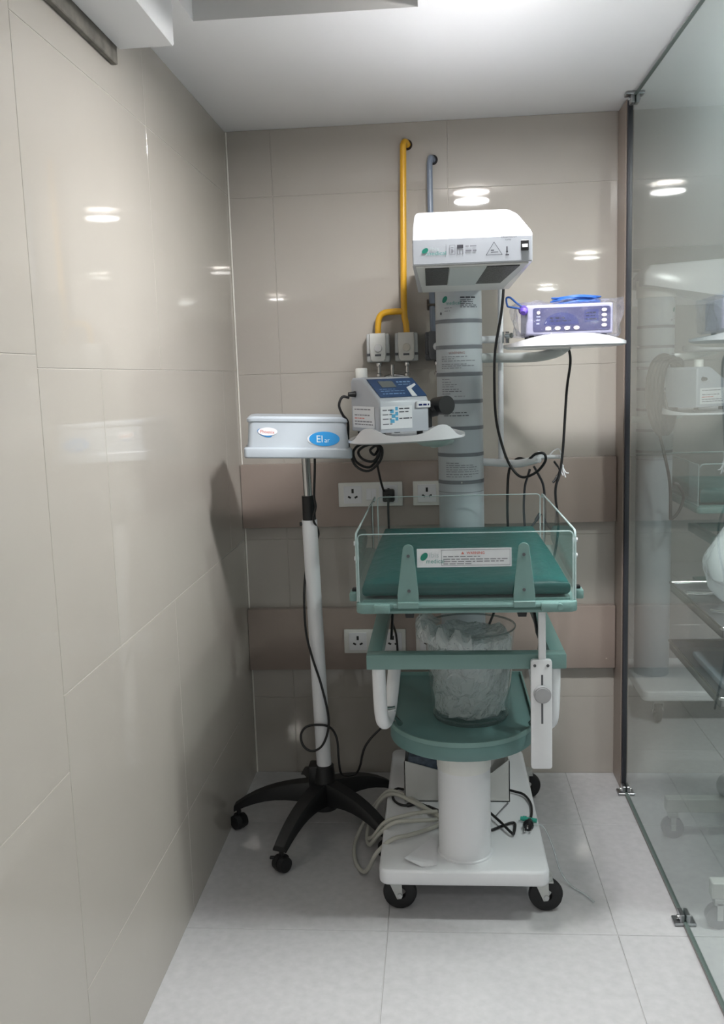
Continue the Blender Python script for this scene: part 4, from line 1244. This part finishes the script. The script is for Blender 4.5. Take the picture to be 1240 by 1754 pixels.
# ------------------------------------------------------------------ things on the storage tray
bk = thing('bucket', 'clear plastic bucket standing on the sage green tray', 'bucket', (0.830, 2.650, 0.556))
bm = NB()
add_lathe(bm, [(0.0, 0.558), (0.100, 0.558), (0.113, 0.570), (0.132, 0.824)], 0.830, 2.650, 56)
obj('bucket_wall', bm, BUCKETM, bk, 50)
bm = NB(); add_lathe(bm, [(0.1315, 0.8245), (0.1345, 0.825), (0.1350, 0.8275), (0.1342, 0.8300), (0.1315, 0.8295), (0.1315, 0.8245)], 0.830, 2.650, 56)
obj('bucket_rim', bm, clear('rim_plastic', (0.80, 0.84, 0.83), (150, 160, 160), 0.3), bk, 50)
bm = NB(); add_lathe(bm, [(0.096, 0.5555), (0.108, 0.5555), (0.112, 0.565), (0.096, 0.565)], 0.830, 2.650, 56)
obj('bucket_base_ring', bm, clear('ring_plastic', (0.62, 0.70, 0.69), (130, 150, 150), 0.4), bk, 50)
bm = NB()
prof = [(0.0, 0.570), (0.04, 0.570), (0.080, 0.571), (0.098, 0.580)] + [(0.104 + 0.014 * t / 14, 0.592 + 0.215 * t / 14) for t in range(15)] + [(0.10, 0.814), (0.08, 0.806), (0.06, 0.80), (0.03, 0.795), (0.0, 0.79)]
add_lathe(bm, prof, 0.830, 2.650, 60)
crumple(bm, 0.012, 9.0, 30)
crumple(bm, 0.009, 3.0, 70)
for v in bm.verts:
    d = Vector((v.co.x - 0.830, v.co.y - 2.650)); mxr = 0.1085 + (v.co.z - 0.57) * 0.072
    if d.length > mxr:
        d = d.normalized() * mxr; v.co.x, v.co.y = 0.830 + d.x, 2.650 + d.y
    v.co.z = max(v.co.z, 0.566)
bag = obj('plastic_bag', bm, FILM, None, 0)
tag(bag, 'crumpled clear plastic bag stuffed inside the bucket', 'plastic bag')
bm = NB()
pts = []
N = 30
for i in range(7):
    ring = []
    for k in range(N):
        a = math.radians(150 + 120 * k / (N - 1))
        t = i / 6
        r = 0.095 + 0.062 * math.sin(PI * min(1, t * 0.62)) 
        z = 0.815 + 0.030 * math.sin(PI * t) * (0.5 + 0.5 * math.sin(k * 1.3)) - 0.060 * max(0, t - 0.45)
        ring.append(bm.verts.new((0.830 + r * math.cos(a), 2.650 + r * math.sin(a) * 0.98, z + 0.014)))
    pts.append(ring)
for a, b in zip(pts, pts[1:]):
    for k in range(N - 1):
        bm.faces.new((a[k], a[k + 1], b[k + 1], b[k]))
crumple(bm, 0.008, 4.0, 40)
fl3 = obj('bag_mouth', bm, FILM, bag, 0)

# ------------------------------------------------------------------ things on the base platform
PZ = 0.158
cb = thing('carton', 'open white cardboard carton with dipped front behind the lift column', 'box', (0.79, 3.0, PZ))
bm = NB()
x0, x1, y0, y1, z0, z1, tk = 0.617, 0.962, 2.905, 3.095, PZ + 0.001, 0.300, 0.003
add_prism(bm, [(x0, y0, z0), (x1, y0, z0), (x1, y0, 0.306), (0.885, y0, 0.242), (0.82, y0, 0.222), (0.735, y0, 0.266), (x0, y0, 0.300)], (0, tk, 0)); add_box(bm, x0, x1, y1 - tk, y1, z0, z1)
add_box(bm, x0, x0 + tk, y0, y1, z0, z1); add_box(bm, x1 - tk, x1, y0, y1, z0, z1); add_box(bm, x0, x1, y0, y1, z0, z0 + tk)
obj('carton_wall', bm, CARTON, cb, 0)
bm = NB(); add_box(bm, 0.632, 0.742, 2.913, 3.04, 0.200, 0.312, 0.004, 2)
crumple(bm, 0.003, 2.0, 30)
tag(obj('packet', bm, PACKET, None, 25), 'blue grey packet sticking out of the white carton', 'packet')
pk = thing('mains_plug', 'black mains plug with knotted cord lying on the platform right of the lift column', 'plug', (0.95, 2.75, PZ))
bm = NB(); add_tube(bm, [(0.885, 2.80, 0.164), (0.897, 2.93, 0.164), (0.906, 2.985, 0.166), (0.928, 2.995, 0.168), (0.978, 2.965, 0.168), (1.010, 2.940, 0.168), (1.026, 2.885, 0.166), (1.024, 2.82, 0.165), (1.012, 2.755, 0.166)], 0.0042, 8, 6)
add_tube(bm, [(0.886, 2.81, 0.173), (0.920, 2.735, 0.174), (0.950, 2.672, 0.170), (0.958, 2.690, 0.165), (0.965, 2.745, 0.164), (0.950, 2.748, 0.164), (0.915, 2.722, 0.164), (0.884, 2.702, 0.164), (0.883, 2.75, 0.164), (0.884, 2.80, 0.164)], 0.0042, 8, 4)
obj('cord', bm, BLACK, pk, 60)
bm = NB(); add_cyl(bm, (1.012, 2.758, 0.168), (1.004, 2.722, 0.171), 0.008, 0.017, 14); add_cyl(bm, (1.004, 2.722, 0.171), (1.002, 2.708, 0.171), 0.017, 0.013, 14)
pbod = obj('plug_body', bm, BLACK, pk)
for d in (-0.009, 0.0, 0.009):
    obj('plug_pin', add_cyl(NB(), (1.002 + d, 2.709, 0.171 + (0.008 if d == 0 else -0.003)), (0.998 + d, 2.688, 0.171 + (0.008 if d == 0 else -0.003)), 0.0026, seg=8), CHROME, pbod)
bm = NB(); add_tube(bm, [(0.610, 2.965, 0.172), (0.590, 2.985, 0.166), (0.575, 2.965, 0.164), (0.580, 2.905, 0.164), (0.606, 2.868, 0.164), (0.640, 2.868, 0.164), (0.662, 2.878, 0.165), (0.690, 2.858, 0.165), (0.722, 2.822, 0.166)], 0.0042, 8, 6)
add_tube(bm, [(0.625, 2.866, 0.164), (0.640, 2.869, 0.166)], 0.0075, 8, 0); add_tube(bm, [(0.695, 2.852, 0.167), (0.728, 2.815, 0.167)], 0.0065, 8, 0, radii=(0.005, 0.008))
LATE.append((bm, BLACK, W))
bm = NB(); add_tube(bm, [(0.905, 2.79, 0.163), (0.930, 2.84, 0.163), (0.953, 2.885, 0.164)], 0.0022, 8, 4, radii=(0.0018, 0.0030))
tag(obj('probe', bm, mat('grey_probe', (120, 120, 124), 0.4), None, 60), 'thin grey probe lying beside the knotted mains cord', 'probe')
# cream hose
bm = NB()
add_tube(bm, [(0.738, 2.735, 0.167), (0.70, 2.700, 0.168), (0.640, 2.655, 0.170), (0.590, 2.625, 0.172), (0.540, 2.640, 0.120), (0.500, 2.690, 0.030), (0.465, 2.760, 0.012), (0.448, 2.850, 0.012), (0.452, 2.940, 0.018), (0.480, 2.980, 0.060), (0.520, 2.980, 0.120), (0.560, 2.960, 0.168), (0.600, 2.940, 0.170), (0.645, 2.895, 0.169),
              (0.690, 2.835, 0.167), (0.728, 2.770, 0.170), (0.705, 2.728, 0.183), (0.650, 2.715, 0.186), (0.590, 2.705, 0.184), (0.540, 2.735, 0.130), (0.505, 2.80, 0.060), (0.490, 2.88, 0.050), (0.500, 2.950, 0.085), (0.540, 2.945, 0.150), (0.585, 2.905, 0.184), (0.64, 2.850, 0.186), (0.700, 2.790, 0.184), (0.735, 2.745, 0.184)], 0.0066, 10, 5)
add_tube(bm, [(0.500, 2.830, 0.066), (0.520, 2.780, 0.100), (0.560, 2.745, 0.165), (0.62, 2.74, 0.190), (0.68, 2.755, 0.195), (0.725, 2.765, 0.192)], 0.0066, 10, 5)
tag(obj('hose', bm, HOSE, None, 60), 'cream rubber hose coiled over the left edge of the white platform', 'hose')
# sheet of paper
bm = NB()
P0 = [(0.628, 2.515), (0.668, 2.590), (0.707, 2.662), (0.722, 2.640), (0.722, 2.500), (0.680, 2.488)]
add_prism(bm, [(x, y, PZ + 0.0012) for x, y in P0], (0, 0, 0.001))
for v in bm.verts:
    if v.co.x < 0.64: v.co.z += 0.012
    elif v.co.x < 0.675: v.co.z += 0.004
tag(obj('paper_sheet', bm, PAPER, None, 0), 'white paper sheet with curled edge at the foot of the lift column', 'paper')
tb = thing('oxygen_tubing', 'thin clear tubing with green connector trailing off the platform to the floor', 'tubing', (1.02, 2.75, PZ))
bm = NB(); add_cyl(bm, (0.985, 2.775, 0.167), (1.034, 2.760, 0.167), 0.0065, seg=12); add_cyl(bm, (0.992, 2.773, 0.167), (1.002, 2.770, 0.167), 0.009, seg=12)
obj('connector', bm, mat('green_connector', (60, 170, 150), 0.35), tb)
bm = NB(); add_tube(bm, [(0.978, 2.765, 0.163), (1.02, 2.745, 0.164), (1.05, 2.735, 0.160), (1.075, 2.725, 0.110), (1.10, 2.70, 0.030), (1.13, 2.66, 0.005), (1.16, 2.62, 0.005), (1.18, 2.58, 0.005)], 0.0032, 8, 6)
obj('tube', bm, clear('clear_tube', (0.93, 0.95, 0.95), (225, 230, 232), 0.3), tb, 60)

# ================================================================== BEYOND THE GLASS
W2O = Vector((2.065, 4.235, 0))
W2 = copy_tree(W)
W2.location = W2O
W2.rotation_euler = (0, 0, PI / 2)
for c in W2.children:                       # its left tray is swung closer to the column
    if c.name.startswith('instrument_tray') and c.data == LEFT_TRAY.data or c.data == LEFT_ARM.data:
        c.location += Vector((-0.06, 0.30, 0))
W2['label'] = 'second infant warmer seen from its side through the glass partition'
m2 = copy_tree(mt)
rel = Matrix.Translation(W2O) @ Matrix.Rotation(PI / 2, 4, 'Z') @ Matrix.Translation(-Vector(WO))
def moved(o, label):
    c = copy_tree(o)
    mb = rel @ Matrix.Translation(o.location + Vector((-0.06, 0.30, 0))) @ o.rotation_euler.to_matrix().to_4x4()
    c.location = mb.to_translation(); c.rotation_euler = mb.to_euler()
    c['label'] = label
    return c
m2.location = rel @ mt.location
m2.rotation_euler = (0, 0, PI / 2)
m2['label'] = 'teal green mattress on the second warmer beyond the glass'
moved(D, 'pale grey bedside unit on the tray of the second warmer beyond the glass')
bm = NB()
for k, (dx, dz) in enumerate(((0.0, 0.0), (0.014, 0.01), (0.028, -0.01), (-0.014, 0.02), (0.040, 0.0))):
    add_tube(bm, [(1.760 + dx * 0.4, 4.04, 1.53 + 0.3 * dz), (1.715 + dx, 3.99, 1.58 + dz), (1.655 + dx, 3.96, 1.57), (1.632 + dx, 3.95, 1.47), (1.640 + dx, 3.955, 1.36 + dz), (1.672 + dx * 0.6, 3.96, 1.285), (1.705 + dx * 0.4, 3.97, 1.31), (1.712 + dx * 0.6, 3.98, 1.38), (1.700 + dx, 4.0, 1.45)], 0.012, 8, 5)
add_tube(bm, [(1.665, 3.96, 1.30), (1.690, 3.96, 1.20), (1.715, 3.96, 1.08), (1.720, 3.96, 0.96), (1.722, 3.96, 0.92), (1.755, 3.965, 0.95), (1.775, 3.97, 1.01), (1.755, 3.97, 1.06), (1.735, 3.97, 1.07)], 0.0065, 8, 6)
tag(obj('breathing_hose', bm, mat('smoky_grey_hose', (34, 34, 34), 0.4), None, 60), 'bundle of dark hoses hanging from the tray of the second warmer', 'hose')

for lbm, lm, lp_ in LATE:
    obj('power_cord', lbm, lm, lp_, 60)

# steel trolley
TR = thing('steel_trolley', 'two tier stainless steel trolley standing close beyond the glass', 'trolley', (1.80, 2.72, 0))
tx0, tx1, ty0, ty1 = 1.486, 2.12, 2.44, 2.99
for z in (0.842, 0.650):
    bm = NB()
    add_box(bm, tx0, tx1, ty0, ty1, z, z + 0.004)
    for a, b, c, d in ((tx0, tx0 + 0.004, ty0, ty1), (tx1 - 0.004, tx1, ty0, ty1), (tx0, tx1, ty0, ty0 + 0.004), (tx0, tx1, ty1 - 0.004, ty1)):
        add_box(bm, a, b, c, d, z, z + 0.026, 0.001, 1)
    sh = obj('shelf_tray', bm, STEEL, TR)
    bm = NB(); add_tube(bm, [(tx0, ty0, z + 0.027), (tx0, ty1, z + 0.027)], 0.005, 8, 0); add_tube(bm, [(tx0, ty1, z + 0.027), (tx1, ty1, z + 0.027)], 0.005, 8, 0); add_tube(bm, [(tx0, ty0, z + 0.027), (tx1, ty0, z + 0.027)], 0.005, 8, 0)
    obj('shelf_rim', bm, CHROME, sh, 60)
for x in (tx0 + 0.26, tx1 - 0.02):
    for y in (ty0 + 0.02, ty1 - 0.02):
        bm = NB(); add_tube(bm, [(x, y, 0.13), (x, y, 0.95)], 0.011, 12, 0)
        obj('post', bm, STEEL, TR, 60)
for y in (ty0 + 0.03, ty1 - 0.005):
    bm = NB(); add_box(bm, tx0 - 0.006, tx1, y - 0.018, y + 0.018, 0.094, 0.142, 0.003, 1)
    obj('base_bar', bm, mat('grey_enamel_bar', (196, 196, 192), 0.4), TR)
    for x in (tx0 + 0.018, tx1 - 0.03):
        bm = NB(); add_cyl(bm, (x, y - 0.012, 0.036), (x, y + 0.012, 0.036), 0.036, seg=24)
        cs = obj('caster', bm, mat('grey_wheel', (96, 98, 102), 0.5), TR)
        bm = NB(); add_box(bm, x - 0.016, x + 0.016, y - 0.018, y + 0.018, 0.074, 0.094, 0.002, 1); add_box(bm, x - 0.008, x + 0.008, y - 0.018, y - 0.014, 0.03, 0.08); add_box(bm, x - 0.008, x + 0.008, y + 0.014, y + 0.018, 0.03, 0.08)
        obj('caster_fork', bm, ZINC, cs)
# what lies on it
bm = NB(); bmesh.ops.create_icosphere(bm, subdivisions=4, radius=1.0)
for v in bm.verts:
    c = v.co.copy(); v.co = Vector((1.665 + 0.125 * c.x, 2.80 + 0.11 * c.y, 0.950 + 0.115 * c.z + 0.10 * (0.45 - abs(c.x + 0.55)) * max(0, c.z)))
crumple(bm, 0.022, 5.0, 14)
for v in bm.verts: v.co.z = max(v.co.z, 0.847)
tag(obj('plastic_bag', bm, MILKY, None, 25), 'crumpled white plastic bag on the top shelf of the steel trolley', 'plastic bag')
bm = NB(); add_tube(bm, [(1.52, 2.92, 0.852), (1.60, 2.90, 0.852), (1.66, 2.93, 0.852)], 0.006, 8, 3)
add_tube(bm, [(1.53, 2.70, 0.852), (1.58, 2.66, 0.852)], 0.005, 8, 3)
tag(obj('instrument', bm, CHROME, None, 60), 'small metal instruments lying at the edge of the steel trolley top', 'instrument')
bm = NB(); add_box(bm, 1.53, 1.76, 2.55, 2.88, 0.6545, 0.674, 0.004, 2)
tag(obj('folded_drape', bm, mat('slate_cloth', (150, 156, 166), 0.7, bump=(30, .4)), None, 30), 'folded grey cloth on the lower shelf of the steel trolley', 'cloth')
# white board hung on the far wall
bm = NB(); add_box(bm, 2.25, 3.0, 7.455, 7.499, 2.02, 2.28, 0.004, 1)
tag(obj('wall_unit', bm, WHITE, None, 30), 'white wall unit high on the far wall beyond the glass', 'wall unit')
